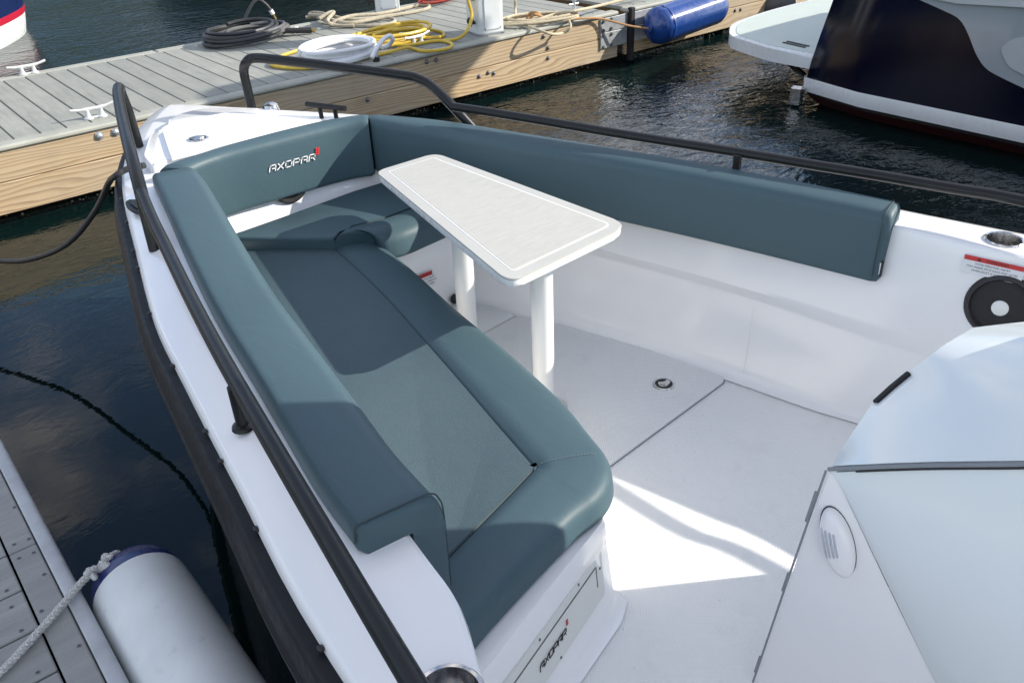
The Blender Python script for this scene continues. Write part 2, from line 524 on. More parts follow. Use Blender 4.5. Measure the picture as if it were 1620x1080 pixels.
# strokes of the wide square lettering on the boat, unit cell 1 x 1
GLY = {'A': [[(0.0, 0), (0.02, 0.78), (0.2, 1), (0.98, 1), (0.98, 0)], [(0.45, 0.42), (0.98, 0.42)]],
       'X': [[(0, 0), (1, 1)], [(0.05, 1), (0.95, 0)]],
       'O': [[(0.1, 0), (0.9, 0), (1, 0.15), (1, 0.85), (0.9, 1), (0.1, 1), (0, 0.85), (0, 0.15), (0.1, 0)]],
       'P': [[(0, 0), (0, 1), (0.9, 1), (1, 0.88), (1, 0.52), (0.9, 0.4), (0.3, 0.4)]],
       'R': [[(0, 0), (0, 1), (0.9, 1), (1, 0.88), (1, 0.52), (0.9, 0.42), (0.35, 0.42)], [(0.62, 0.42), (1, 0)]]}
def lettering(mb, word, o, ux, uy, nrm, adv=1.22, w=0.13, slant=0.16, thick=0.0012):
    o, ux, uy, nrm = Vector(o), Vector(ux), Vector(uy), Vector(nrm).normalized()
    def at(x, y): return o + ux * (x + slant * y) + uy * y
    for i, ch in enumerate(word):
        for st in GLY[ch]:
            for a, b in zip(st, st[1:]):
                A, B = at(a[0] + i * adv, a[1]), at(b[0] + i * adv, b[1])
                d = (B - A).normalized()
                hw = min(ux.length, uy.length) * w * 0.5
                p = d.cross(nrm) * hw
                e = d * hw * 0.9
                lo = [A - p - e, B - p + e, B + p + e, A + p - e]
                vs = mb.verts(lo + [q + nrm * thick for q in lo])
                for f in ((4, 5, 6, 7), (0, 1, 5, 4), (1, 2, 6, 5), (2, 3, 7, 6), (3, 0, 4, 7)):
                    mb.bm.faces.new([vs[k] for k in f])
    return mb
def text_mesh(mb, body, o, ux, uy, size, thick=0.0004):
    """print in the built-in font, laid on a surface"""
    cu = bpy.data.curves.new('print', 'FONT')
    cu.body = body; cu.size = 1.0; cu.align_x = 'CENTER'; cu.resolution_u = 2
    ob = bpy.data.objects.new('print', cu)
    COL.objects.link(ob)
    me = bpy.data.meshes.new_from_object(ob.evaluated_get(bpy.context.evaluated_depsgraph_get()))
    o, ux, uy = Vector(o), Vector(ux).normalized(), Vector(uy).normalized()
    n = ux.cross(uy) * thick
    vs = mb.verts([o + ux * vv.co.x * size + uy * vv.co.y * size + n for vv in me.vertices])
    for p in me.polygons:
        try: mb.bm.faces.new([vs[i] for i in p.vertices])
        except ValueError: pass
    bpy.data.objects.remove(ob); bpy.data.curves.remove(cu); bpy.data.meshes.remove(me)
    return mb
def quad_slab(mb, c, ux, uy, w, h, t):
    """thin flat plate centred at c"""
    c, ux, uy = Vector(c), Vector(ux).normalized(), Vector(uy).normalized()
    n = ux.cross(uy).normalized()
    rot = Matrix((ux, uy, n)).transposed()
    mb.box(c + n * t * 0.5, (w, h, t), rot)
    return mb

# ================================================================== WATER
WZ = -0.03
mb = MB(); mb.grid([[(-300, -300, WZ), (300, -300, WZ)], [(-300, 300, WZ), (300, 300, WZ)]])
water = mb.build('water', WATER, smooth=False)
water.location = (0, 0, WZ)
for vv in water.data.vertices: vv.co = (-300 if vv.co.x < 0 else 300, -300 if vv.co.y < 0 else 300, 0)
tag(water, 'dark rippled harbour water around the boats and docks', kind='structure')

# ================================================================== FAR DOCK
DZ, FY, BY = 0.44, 5.60, 7.50           # deck height, front face, back edge
PITCH = 0.1478
def plank_mesh(name, size, mat, bevel=0.004):
    mb = MB(); mb.box((0, 0, 0), size, bevel=bevel)
    me = bpy.data.meshes.new(name)
    mb.bm.to_mesh(me); mb.bm.free()
    me.materials.append(mat)
    return me
def place(me, name, parent, loc, rz=0.0):
    o = _new(name, me); o.parent = parent
    o.location = Vector(loc) - ORIG[parent]
    o.rotation_euler.z = rz
    ORIG[o] = Vector(loc)
    return o
bolt_me = None
def bolts(parent, pts, mat, r=0.014):
    mb = MB()
    for p in pts[:1]:
        mb.lathe([(r * 1.5, 0), (r * 1.5, 0.003), (r, 0.004), (r * 0.9, 0.012), (r * 0.4, 0.016)], (0, 0, 0), (0, -1, 0), 8)
    me = bpy.data.meshes.new('bolt'); bmesh.ops.recalc_face_normals(mb.bm, faces=mb.bm.faces)
    mb.bm.to_mesh(me); mb.bm.free(); me.materials.append(mat)
    for p in pts: place(me, 'bolt', parent, p)

def dock_section(x0, x1, xs, label):
    d = thing('dock', ((x0 + x1) / 2, FY, 0), label, None, kind='structure')
    pm = plank_mesh('plank', (PITCH - 0.007, 1.60, 0.03), DECKA)
    x = xs
    while x < x1 - 0.05:
        place(pm, 'plank', d, (x, 6.495, DZ - 0.015)); x += PITCH
    L = x1 - x0
    tm = plank_mesh('trim_board', (L / 2 - 0.004, 0.10, 0.036), TRIMM, 0.012)
    for yy in (FY + 0.036, 7.355):
        for xx in (x0 + L * 0.25, x0 + L * 0.75):
            place(tm, 'trim_board', d, (xx, yy, DZ - 0.018))
    fm = plank_mesh('fascia_board', (L, 0.04, 0.172), TIMBER, 0.005)
    fm2 = plank_mesh('fascia_board', (L, 0.04, 0.184), TIMBER, 0.005)
    place(fm, 'fascia_board', d, ((x0 + x1) / 2, FY + 0.023, 0.317))
    place(fm2, 'fascia_board', d, ((x0 + x1) / 2, FY + 0.020, 0.136))
    place(fm, 'fascia_board', d, ((x0 + x1) / 2, 7.38, 0.317))
    place(fm2, 'fascia_board', d, ((x0 + x1) / 2, 7.38, 0.136))
    # joists under the deck and black flotation tubs in the water
    jm = plank_mesh('joist', (0.05, 1.70, 0.17), TIMBER)
    k = x0 + 0.4
    while k < x1: place(jm, 'joist', d, (k, 6.5, 0.315)); k += 0.8
    fl = plank_mesh('float_tub', (1.05, 1.45, 0.36), ALGAE, 0.05)
    k = x0 + 0.75
    while k < x1 - 0.4: place(fl, 'float_tub', d, (k, 6.42, -0.14)); k += 1.25
    mb = MB()
    rnd = random.Random(int(x0 * 10) + 3)
    for _ in range(150):
        p = Vector((rnd.uniform(x0 + 0.2, x1 - 0.2), 5.682, rnd.gauss(-0.005, 0.012)))
        bmesh.ops.create_icosphere(mb.bm, subdivisions=1, radius=rnd.uniform(0.003, 0.009), matrix=Matrix.Translation(p) @ Matrix.Diagonal((1, 0.6, 1, 1)))
    mb.build('barnacles', BARN, d, kind='stuff')
    return d
dock = dock_section(-1.2, 5.80, 0.926 - 14 * PITCH, 'main floating dock of grey planks with pine fascia boards beyond the bow')
dock2 = dock_section(5.90, 10.2, 6.02, 'second floating dock section past the galvanised hinge plates')
bolts(dock, [(1.295, 5.600, 0.373), (1.395, 5.600, 0.374)], GALV, 0.018)
bolts(dock, [(3.177, 5.600, 0.201), (3.729, 5.600, 0.374), (3.817, 5.600, 0.372), (4.219, 5.600, 0.171), (4.311, 5.600, 0.183), (4.369, 5.600, 0.167), (4.915, 5.600, 0.365), (4.962, 5.600, 0.265), (4.960, 5.600, 0.182)], BOLTM, 0.013)
bolts(dock2, [(7.469, 5.600, 0.198), (7.558, 5.600, 0.195), (6.643, 5.600, 0.380)], BOLTM, 0.013)
# hinge plates across the joint
def hinge_plate(parent, px, y, z, w, h, holes):
    mb = MB(); mb.box((px, y, z), (w, 0.008, h), bevel=0.002)
    pl = mb.build('hinge_plate', GALV, parent)
    for hx, hz in holes: place(hex_bolt, 'bolt', pl, (px + hx * w, y - 0.004, z + hz * h))
mb = MB(); mb.lathe([(0.017, 0), (0.017, 0.007), (0.009, 0.008), (0.009, 0.016)], (0, 0, 0), (0, -1, 0), 6); bmesh.ops.recalc_face_normals(mb.bm, faces=mb.bm.faces)
hex_bolt = bpy.data.meshes.new('bolt'); mb.bm.to_mesh(hex_bolt); mb.bm.free(); hex_bolt.materials.append(BOLTM)
hinge_plate(dock, 5.735, FY - 0.008, 0.345, 0.33, 0.118, [(-0.4, 0.3), (-0.1, 0.35), (-0.4, -0.35), (-0.1, -0.3)])
hinge_plate(dock, 5.735, FY - 0.012, 0.215, 0.33, 0.132, [(-0.4, 0.38), (-0.1, 0.35), (-0.4, -0.4), (-0.1, -0.36)])
hinge_plate(dock2, 6.13, FY - 0.008, 0.345, 0.34, 0.118, [(0.2, 0.3), (0.42, 0.3)])
hinge_plate(dock2, 6.13, FY - 0.012, 0.215, 0.34, 0.132, [(0.2, 0.0)])
mb = MB(); mb.box((5.945, FY - 0.02, 0.22), (0.055, 0.05, 0.46), bevel=0.006); mb.build('hinge_post', GAPM, dock2)

# ================================================================== CLEATS ON THE DOCKS
def dock_cleat(name, loc, L, rz, label, group='galvanised cleats on the main dock'):
    o = thing(name, loc, label, 'cleat', group)
    x, y, z = loc
    M = Matrix.Translation(loc) @ Matrix.Rotation(rz, 4, 'Z')
    mb = MB()
    bar = [(-L / 2, 0, 0.068), (-L * 0.3, 0, 0.060), (-L * 0.12, 0, 0.058), (0, 0, 0.058), (L * 0.12, 0, 0.058), (L * 0.3, 0, 0.064), (L / 2, 0, 0.078)]
    mb.tube([M @ Vector(p) for p in smooth(bar, 4)], [0.0085] + [0.0095] * 5 + [0.0125] * 13 + [0.0095] * 5 + [0.0075], 10)
    mb.build('horn_bar', CLEATM, o)
    for sx_ in (-1, 1):
        mb = MB()
        c = M @ Vector((sx_ * L * 0.15, 0, 0))
        mb.lathe([(0.030, 0.0), (0.030, 0.007), (0.017, 0.018), (0.013, 0.035), (0.014, 0.056)], c, (0, 0, 1), 12)
        mb.build('foot', CLEATM, o)
    mb = MB(); mb.box(M @ Vector((0, 0, 0.006)), (L * 0.34, 0.022, 0.012), Matrix.Rotation(rz, 3, 'Z'), 0.003); mb.build('base_bar', CLEATM, o)
    return o
dock_cleat('dock_cleat', (1.345, 5.765, DZ), 0.27, R(-4), 'galvanised cleat at the near edge of the main dock, left of the bow rail')
dock_cleat('dock_cleat', (1.345, 7.345, DZ), 0.27, R(-2), 'galvanised cleat on the far edge of the main dock, by the red striped boat')
c3 = (3.857, 5.896, 0.440)
dock_cleat('dock_cleat', (c3[0], c3[1], DZ), 0.26, R(8), 'galvanised cleat half buried in the yellow cable coil')
# upright mooring pin with rope made fast to it
c4 = (5.383, 5.730, 0.440)
o = thing('mooring_post', (c4[0], c4[1], DZ), 'galvanised upright mooring cleat beside the cream rope coil', 'cleat')
mb = MB(); mb.box((c4[0] - 0.03, c4[1], DZ + 0.008), (0.17, 0.07, 0.016), bevel=0.003); mb.build('base_plate', GALV, o)
mb = MB(); mb.lathe([(0.018, 0), (0.014, 0.02), (0.014, 0.11), (0.022, 0.115), (0.022, 0.135), (0.01, 0.14)], (c4[0], c4[1], DZ + 0.014), (0, 0, 1), 10); mb.build('pin', GALV, o)
mb = MB(); mb.cyl((c4[0] - 0.06, c4[1], DZ + 0.1), (c4[0] + 0.05, c4[1], DZ + 0.1), 0.009, 8); mb.build('cross_bar', GALV, o)

# ================================================================== POWER PEDESTALS
mb = MB(); mb.lathe([(0.006, 0), (0.005, 0.003), (0, 0.0032)], (0, 0, 0), (0, -1, 0), 6, False)
screw_side = bpy.data.meshes.new('screw'); bmesh.ops.recalc_face_normals(mb.bm, faces=mb.bm.faces); mb.bm.to_mesh(screw_side); mb.bm.free(); screw_side.materials.append(BOLTM)
def pedestal(name, c, rz, w, dpt, label, panel_side=-1):
    o = thing(name, (c[0], c[1], DZ), label, 'power pedestal', 'white power pedestals on the main dock')
    rm = Matrix.Rotation(rz, 3, 'Z')
    def W(x, y, z): return Vector((c[0], c[1], DZ)) + rm @ Vector((x, y, z))
    mb = MB(); mb.box(W(0, 0, 0.55), (w, dpt, 1.08), rm, 0.012, 2); mb.build('cabinet', PEDW, o)
    mb = MB(); mb.box(W(0, 0, 0.006), (w + 0.01, dpt + 0.01, 0.012), rm, 0.002); mb.build('base', GREYSEAL, o)
    mb = MB(); mb.box(W(0.012, -dpt / 2 - 0.004, 0.55), (w * 0.62, 0.008, 1.02), rm, 0.003); mb.build('front_cover', PEDW, o)
    for z in (0.05, 0.32, 0.6):
        for x in (-0.26, 0.34): place(screw_side, 'screw', o, W(x * w, -dpt / 2 - 0.008, z), rz)
    mb = MB(); mb.box(W(-w / 2 - 0.012, -0.01, 0.44), (0.03, dpt * 0.55, 0.34), rm, 0.006); pnl = mb.build('socket_panel', BLKPL, o)
    mb = MB(); mb.lathe([(0.022, 0), (0.02, 0.006), (0.012, 0.008)], W(-w * 0.44, -dpt / 2, 0.30), rm @ Vector((0, -1, 0)), 12); mb.build('lock', GREYSEAL, o)
    mb = MB(); mb.lathe([(0.11, 0), (0.12, 0.03), (0.10, 0.10), (0.05, 0.14)], W(0, 0, 1.09), (0, 0, 1), 16); mb.build('lamp_cap', PEDW, o)
    mb = MB(); mb.tube(smooth([W(-w / 2 - 0.005, -0.05, 0.1), W(-w / 2 - 0.04, -0.055, 0.1), W(-w / 2 - 0.055, -0.07, 0.085)], 4), 0.012, 8)
    mb.lathe([(0.03, -0.008), (0.03, 0.008)], W(-w / 2 - 0.05, -0.06, 0.12), rm @ Vector((0, -1, 0)), 8); mb.build('spigot', BLKPL, o)
    return o
pedestal('power_pedestal', (4.47, 5.81), R(-9), 0.235, 0.20, 'white power pedestal at the dock edge with yellow cable plugged in')
pedestal('power_pedestal', (4.44, 7.24), R(-30), 0.22, 0.20, 'white power pedestal on the far side of the dock behind the braided rope')

# ================================================================== COILS, HOSES AND ROPES ON THE DOCK
def coil(c, rx, ry, turns, r, lift, seed, rot=0.0, jit=0.12, steps=22, z0=DZ):
    rnd = random.Random(seed)
    pts = []
    n = int(turns * steps)
    ph = rnd.uniform(0, 6)
    fx = [rnd.uniform(0.8, 1.12) for _ in range(int(turns) + 2)]
    ox = [(rnd.uniform(-1, 1) * jit * rx, rnd.uniform(-1, 1) * jit * ry) for _ in range(int(turns) + 2)]
    for i in range(n + 1):
        u = i / steps; k = int(u); f = u - k
        s_ = fx[k] * (1 - f) + fx[k + 1] * f
        dx = ox[k][0] * (1 - f) + ox[k + 1][0] * f; dy = ox[k][1] * (1 - f) + ox[k + 1][1] * f
        a = ph + 2 * math.pi * u
        x, y = s_ * rx * math.cos(a) + dx, s_ * ry * math.sin(a) + dy
        z = z0 + r + lift * (u / turns) + r * 0.9 * (0.5 + 0.5 * math.sin(a * 1.7 + k))
        pts.append((c[0] + x * math.cos(rot) - y * math.sin(rot), c[1] + x * math.sin(rot) + y * math.cos(rot), z))
    return pts
# black shore-power cable
cc = (2.968, 7.151, 0.460)
o = thing('shore_power_cable', (cc[0], cc[1], DZ), 'black shore power cable coiled at the far edge of the dock', 'cable')
mb = MB(); mb.tube(coil(cc, 0.36, 0.27, 5, 0.016, 0.085, 3, R(15)), 0.016, 8); mb.build('cable_coil', HOSEK, o)
mb = MB(); mb.tube(coil((cc[0] + 0.10, cc[1] - 0.02), 0.30, 0.20, 4, 0.015, 0.07, 8, R(0)), 0.015, 8); mb.build('worn_cable_coil', HOSEG, o, label='sun-bleached grey turns of the cable')
e0 = (3.182, 7.047, 0.500); e1 = (3.272, 6.977, 0.490); e2 = (3.474, 6.922, 0.470); e3 = (3.500, 6.892, 0.470)
mb = MB(); mb.tube([e0, e1, e2], [0.016, 0.022, 0.026], 10); cn = mb.build('connector', BLKPL, o)
mb = MB(); mb.cyl(e2, e3, 0.018, 10); mb.build('prongs', BRASS, cn)
q = (3.364, 6.979, 0.480); q2 = (3.377, 6.964, 0.480)
mb = MB(); mb.cyl(q, q2, 0.0285, 12); mb.build('collar', WHITEP, cn)
u0 = (3.189, 7.600, 0.500)
tail = [Vector((u0[0], u0[1], 0.5)), Vector((u0[0] + 0.06, u0[1], 0.58)), Vector((u0[0] + 0.12, u0[1], 0.64)), Vector((u0[0] + 0.17, u0[1], 0.655)), Vector((u0[0] + 0.22, u0[1] - 0.02, 0.61)), Vector((u0[0] + 0.25, u0[1] - 0.03, 0.56))]
mb = MB(); mb.tube(smooth(tail, 5), 0.014, 8); mb.build('cable_end', HOSEK, o)
mb = MB(); mb.cyl(tail[-1], tail[-1] + Vector((0.015, -0.002, -0.035)), 0.02, 10); pl = mb.build('plug', WHITEP, o)
mb = MB(); mb.cyl(tail[-1] + Vector((0.015, -0.002, -0.035)), tail[-1] + Vector((0.032, -0.004, -0.085)), 0.011, 8); mb.build('plug_tip', BRASS, pl)

# white hose coil
cc = (3.171, 5.921, 0.470)
o = thing('water_hose', (cc[0], cc[1], DZ), 'white water hose coiled on the dock near the bow rail', 'hose')
mb = MB(); mb.tube(coil(cc, 0.30, 0.22, 7, 0.0165, 0.09, 11, R(10), 0.10, 26), 0.0165, 10)
mb.build('hose_coil', HOSEW, o)
h0 = (3.226, 5.548, 0.500); h1 = (3.295, 5.568, 0.560); h2 = (3.373, 5.598, 0.600); h3 = (3.436, 5.610, 0.610); h4 = (3.455, 5.612, 0.580); h5 = (3.454, 5.680, 0.530); h6 = (3.401, 5.686, 0.520)
hh = smooth([h0, h1, h2, h3, h4, h5, h6], 5)
mb = MB(); mb.tube(hh, 0.0165, 10); mb.build('hose_end', HOSEW, o)
n0 = (3.354, 5.680, 0.520); n1 = (3.326, 5.657, 0.465)
mb = MB(); mb.cyl(n0, n1, 0.013, 10); nz = mb.build('nozzle', STEEL, o)
mb = MB(); mb.lathe([(0.026, 0), (0.026, 0.03), (0.018, 0.035)], (n1[0], n1[1], DZ), (0, 0, 1), 10); mb.build('valve', BLKPL, nz)

# yellow cable coil running up to the pedestal
cc = (3.783, 6.115, 0.460)
o = thing('yellow_cable', (cc[0], cc[1], DZ), 'yellow shore cable coiled beside the white hose and running up the pedestal', 'cable')
mb = MB(); mb.tube(coil(cc, 0.33, 0.20, 6, 0.013, 0.075, 21, R(6), 0.14, 22), 0.013, 8); mb.build('cable_coil', HOSEY, o)
lp = [(3.602, 6.052, 0.470), (3.711, 5.861, 0.460), (3.979, 5.816, 0.455), (4.012, 5.676, 0.455), (3.941, 5.562, 0.455), (3.834, 5.529, 0.455), (3.713, 5.607, 0.455), (3.703, 5.744, 0.455), (3.638, 5.749, 0.470), (3.485, 5.779, 0.455), (3.195, 5.755, 0.455), (2.980, 5.747, 0.455), (2.794, 5.875, 0.455), (2.709, 6.054, 0.455), (2.746, 6.181, 0.455), (2.909, 6.320, 0.455), (3.112, 6.399, 0.455)]
mb = MB(); mb.tube(smooth(lp, 6), 0.013, 8); mb.build('loose_loop', HOSEY, o)
lp = [(3.642, 6.203, 0.500), (3.862, 6.267, 0.500), (4.096, 6.251, 0.470), (4.202, 6.086, 0.455), (4.155, 5.958, 0.455), (4.072, 5.913, 0.455), (3.871, 6.009, 0.470), (3.718, 6.048, 0.480)]
mb = MB(); mb.tube(smooth(lp, 6), 0.013, 8); mb.build('loose_loop', HOSEY, o)
p0 = (3.979, 5.816, 0.455); p1 = (4.111, 5.726, 0.460); p2 = (4.159, 5.651, 0.520); pp = [p0, p1, p2, (4.285, 5.74, 0.60), (4.275, 5.76, 0.72), (4.26, 5.78, 0.86), (4.29, 5.82, 0.98)]
mb = MB(); mb.tube(smooth(pp, 6), 0.013, 8); mb.build('riser', HOSEY, o)

# beige braided rope
o = thing('braided_rope', (4.082, 7.249, 0.440), 'beige braided mooring rope heaped on the far edge of the dock', 'rope')
rp = [(3.751, 7.535, 0.455), (3.814, 7.460, 0.460), (3.734, 7.136, 0.480), (3.792, 6.971, 0.455), (3.961, 6.726, 0.455), (4.128, 6.686, 0.455), (4.230, 6.814, 0.455), (4.168, 6.898, 0.470), (3.857, 6.860, 0.480), (3.749, 6.995, 0.490), (3.797, 7.280, 0.490), (3.794, 7.538, 0.470), (3.855, 7.563, 0.480), (3.830, 7.245, 0.500), (3.861, 7.026, 0.490), (4.031, 6.939, 0.475), (4.232, 6.948, 0.465), (4.509, 6.959, 0.455), (4.711, 6.989, 0.455), (4.810, 7.110, 0.455), (4.741, 7.197, 0.455), (4.522, 7.135, 0.460), (4.215, 7.023, 0.480), (3.963, 7.034, 0.500), (3.770, 6.973, 0.500), (3.688, 6.980, 0.470)]
mb = MB(); mb.tube(smooth(rp, 6), 0.0155, 8); mb.build('rope_heap', ROPEB, o)
rp = [(3.688, 7.159, 0.500), (3.793, 7.171, 0.530), (3.838, 7.161, 0.530), (3.668, 6.976, 0.510), (3.718, 6.945, 0.470), (3.839, 6.835, 0.460)]
mb = MB(); mb.tube(smooth(rp, 6), 0.0155, 8); mb.build('rope_end', ROPEB, o)

# cream rope coil at the joint, its ends led away
c0 = (4.980, 5.687, 0.455)
o = thing('cream_rope', (c0[0], c0[1], DZ), 'cream mooring rope coiled at the dock edge right of the pedestal', 'rope')
cl = coil((c0[0] + 0.02, c0[1] + 0.06), 0.36, 0.17, 4, 0.0115, 0.05, 31, R(-20), 0.1, 22)
mb = MB(); mb.tube(cl, 0.0115, 8); mb.build('rope_coil', ROPEC, o)
rp = [(4.972, 6.025, 0.600), (4.999, 6.062, 0.520), (4.927, 5.962, 0.470), (4.834, 5.761, 0.458), (4.772, 5.513, 0.455), (4.846, 5.428, 0.420), (5.051, 5.515, 0.380), (5.111, 5.486, 0.420), (5.158, 5.552, 0.460), (5.206, 5.659, 0.470), (5.217, 5.774, 0.470), (5.032, 5.666, 0.465), (4.869, 5.625, 0.460)]
mb = MB(); mb.tube(smooth(rp, 6), 0.0115, 8); mb.build('hanging_loop', ROPEC, o)
rp = [(4.971, 5.741, 0.470), (5.182, 5.736, 0.490), (5.205, 5.540, 0.530), (5.599, 5.662, 0.500), (5.990, 5.735, 0.490), (6.276, 5.732, 0.500)]
mb = MB(); mb.tube(smooth(rp, 6), 0.012, 8); mb.build('rope_lead', ROPEC, o)
rp = [(4.946, 5.852, 0.460), (4.961, 5.842, 0.500), (4.983, 5.817, 0.520), (4.992, 5.763, 0.520), (5.028, 5.757, 0.490), (4.943, 5.739, 0.520), (4.931, 5.792, 0.480), (4.947, 5.811, 0.470)]
mb = MB(); mb.tube(smooth(rp, 6), 0.0115, 8); mb.build('lashing', ROPEO, o, label='tan lashing round the coil')
# red cord heap far back
c0 = (4.968, 7.209, 0.450)
o = thing('red_cord', (c0[0], c0[1], DZ), 'small tangle of red cord behind the pedestal', 'cord')
mb = MB(); mb.tube(coil(c0, 0.20, 0.10, 5, 0.008, 0.05, 41, 0.2, 0.4, 14), 0.008, 6); mb.build('cord_tangle', ROPER, o)

# ================================================================== BLUE FENDER
def fender_profile(L, r, neck=0.045):
    a = L / 2
    return [(0.012, -a - neck), (0.03, -a - neck + 0.003), (0.034, -a - 0.012), (r * 0.62, -a + 0.012), (r * 0.88, -a + 0.045), (r * 0.985, -a + 0.085), (r, -a + 0.12),
            (r, a - 0.12), (r * 0.985, a - 0.085), (r * 0.88, a - 0.045), (r * 0.62, a - 0.012), (0.034, a + 0.012), (0.03, a + neck - 0.003), (0.012, a + neck)]
fa = Vector((6.02, 5.395, 0.285)); fb = Vector((6.98, 5.425, 0.345))
ax = (fb - fa).normalized(); fc = (fa + fb) / 2
o = thing('fender', (fc.x, fc.y, fc.z - 0.17), 'blue cylindrical fender hanging on its side against the second dock', 'fender')
mb = MB()
seg = 36
prof = fender_profile((fb - fa).length, 0.165)
a_ = ax.orthogonal().normalized(); b_ = ax.cross(a_)
rows = []
for r_, h_ in prof:
    rib = 0.006 if r_ > 0.164 else 0.0
    rows.append([fc + ax * h_ + (a_ * math.cos(2 * math.pi * j / seg) + b_ * math.sin(2 * math.pi * j / seg)) * (r_ - (rib if j % 3 == 0 else 0)) for j in range(seg)])
mb.grid(rows, closed_u=True, cap=True); mb.build('body', FENDBLUE, o)
mb = MB(); mb.lathe([(0.168, 0), (0.170, 0.01), (0.168, 0.02)], fa + ax * 0.12, ax, 36, False); mb.build('end_band', FENDBLUE, o)
mb = MB(); mb.lathe([(0.018, 0), (0.02, 0.006), (0.0, 0.009)], fa + ax * 0.035 + Vector((0.0, -0.055, -0.075)), -ax, 10); mb.build('valve', BLKPL, o)
o2 = thing('fender_line', (5.9, 5.5, 0.3), 'taut cream line from the dock edge to the blue fender', 'rope')
rp = [(5.083, 5.627, 0.462), (5.186, 5.582, 0.462), (5.341, 5.552, 0.450), (5.55, 5.56, 0.415), (5.80, 5.47, 0.33), fa - ax * 0.03]
mb = MB(); mb.tube(smooth(rp, 5), 0.0095, 8); mb.build('line', ROPEO, o2)

# second, grey fender ring seen past the swim platform
rc = (8.236, 5.420, 0.188)
o = thing('grey_fender', (rc[0], rc[1], rc[2] - 0.15), 'dark fender with pale rim hanging beyond the swim platform', 'fender')
rv = Vector(rc); axg = Vector((0.55, -0.80, 0.15)).normalized()
mb = MB(); mb.lathe([(0.05, -0.35), (0.12, -0.33), (0.145, -0.25), (0.15, -0.05), (0.145, 0.0), (0.10, 0.004), (0.0, 0.005)], rv, axg, 28, False); mb.build('body', HOSEG, o)
mb = MB(); mb.tube([rv + axg * 0.002 + (axg.orthogonal().normalized() * math.cos(t) + axg.cross(axg.orthogonal().normalized()) * math.sin(t)) * 0.147 for t in [2 * math.pi * k / 32 for k in range(32)]], 0.007, 6, closed=True); mb.build('rim', ROPEW, o)

# ================================================================== NEAR FINGER DOCK
fd = thing('finger_dock', (-0.5, 1.5, 0), 'grey finger dock with pale edge trim on the near side of the boat', None, kind='structure')
pm = plank_mesh('plank', (1.06, PITCH - 0.006, 0.03), DECKF, 0.003)
y = 2.009 - 24 * PITCH
while y < 5.5:
    place(pm, 'plank', fd, (-0.022 - 0.53, y - PITCH / 2 + 0.0, DZ - 0.015)); y += PITCH
bmx = plank_mesh('border_board', (0.062, 1.26, 0.03), DECKF, 0.003)
for yb in (2.006 - 0.632 - 1.264, 2.006 - 0.632, 2.006 + 0.632, 2.006 + 0.632 + 1.264, 2.006 + 0.632 * 5): place(bmx, 'border_board', fd, (0.014, yb, DZ - 0.015))
mb = MB(); mb.prism(fillet([(0.048, DZ - 0.07), (0.048, DZ + 0.004), (0.084, DZ + 0.004), (0.084, DZ - 0.07)], [0, 0.006, 0.016, 0], 4), 0, 1)
# turn the trim profile (drawn in x, z) along the dock's length
for vv in mb.bm.verts: vv.co = Vector((vv.co.x, -1.5 if vv.co.z < 0.5 else 5.55, vv.co.y))
TRIMF = mottled('pale_edge_trim', (0.42, 0.44, 0.46), 0.5, var=0.16, scale=12, bump=0.1).m
mb.build('edge_trim', TRIMF, fd)
fm = plank_mesh('fascia_board', (0.04, 7.0, 0.36), TIMBER, 0.004)
place(fm, 'fascia_board', fd, (0.05, 2.0, 0.18))
fl = plank_mesh('float_tub', (0.9, 1.3, 0.40), ALGAE, 0.05)
for k in range(5): place(fl, 'float_tub', fd, (-0.5, -0.9 + 1.5 * k, -0.14))
mb = MB()
mb.lathe([(0.0055, 0), (0.005, 0.0012), (0.0025, 0.0012), (0.002, -0.0005)], (0, 0, 0), (0, 0, 1), 8)
sm = bpy.data.meshes.new('screw'); mb.bm.to_mesh(sm); mb.bm.free(); sm.materials.append(BOLTM)
for p in [(0.038, 2.185, 0.440), (0.036, 2.031, 0.440), (0.002, 2.035, 0.440), (0.032, 1.971, 0.440), (-0.001, 1.975, 0.440), (0.032, 1.876, 0.440), (-0.050, 1.881, 0.440), (-0.054, 1.819, 0.440), (-0.054, 1.730, 0.440), (-0.004, 1.760, 0.440), (-0.054, 1.669, 0.440), (-0.056, 1.587, 0.440), (0.032, 1.600, 0.440)]: place(sm, 'screw', fd, p)

# ================================================================== WHITE FENDER
FC = Vector((0.198, 1.425, 0.375)); FR = 0.113
o = thing('fender', (0.207, 1.42, 0.26), 'scuffed white fender with dark blue end between the finger dock and the boat', 'fender')
def lat(prof, mat, name): 
    mb = MB(); mb.lathe(prof, FC, (0, 1, 0), 40, True); return mb.build(name, mat, o)
lat([(FR * 0.9, -0.42), (FR, -0.36), (FR, 0.10), (FR, 0.25), (FR * 0.985, 0.308)], FENDW, 'body')
lat([(FR * 0.987, 0.309), (FR * 0.955, 0.334), (FR * 0.86, 0.366), (FR * 0.66, 0.386), (FR * 0.40, 0.399), (FR * 0.24, 0.405), (FR * 0.2, 0.425), (FR * 0.1, 0.428)], FENDB, 'end_cap')
lat([(FR * 0.9, -0.421), (FR * 0.6, -0.50), (FR * 0.2, -0.53), (FR * 0.1, -0.55)], FENDB, 'end_cap')
mb = MB(); ring = [FC + Vector((0.028 * math.cos(t), 0.425 + 0.0, 0.028 * math.sin(t))) + Vector((0, 0.02 * math.cos(t), 0)) for t in [2 * math.pi * k / 18 for k in range(18)]]
mb.tube(ring, 0.010, 8, closed=True); mb.build('eye', FENDB, o)
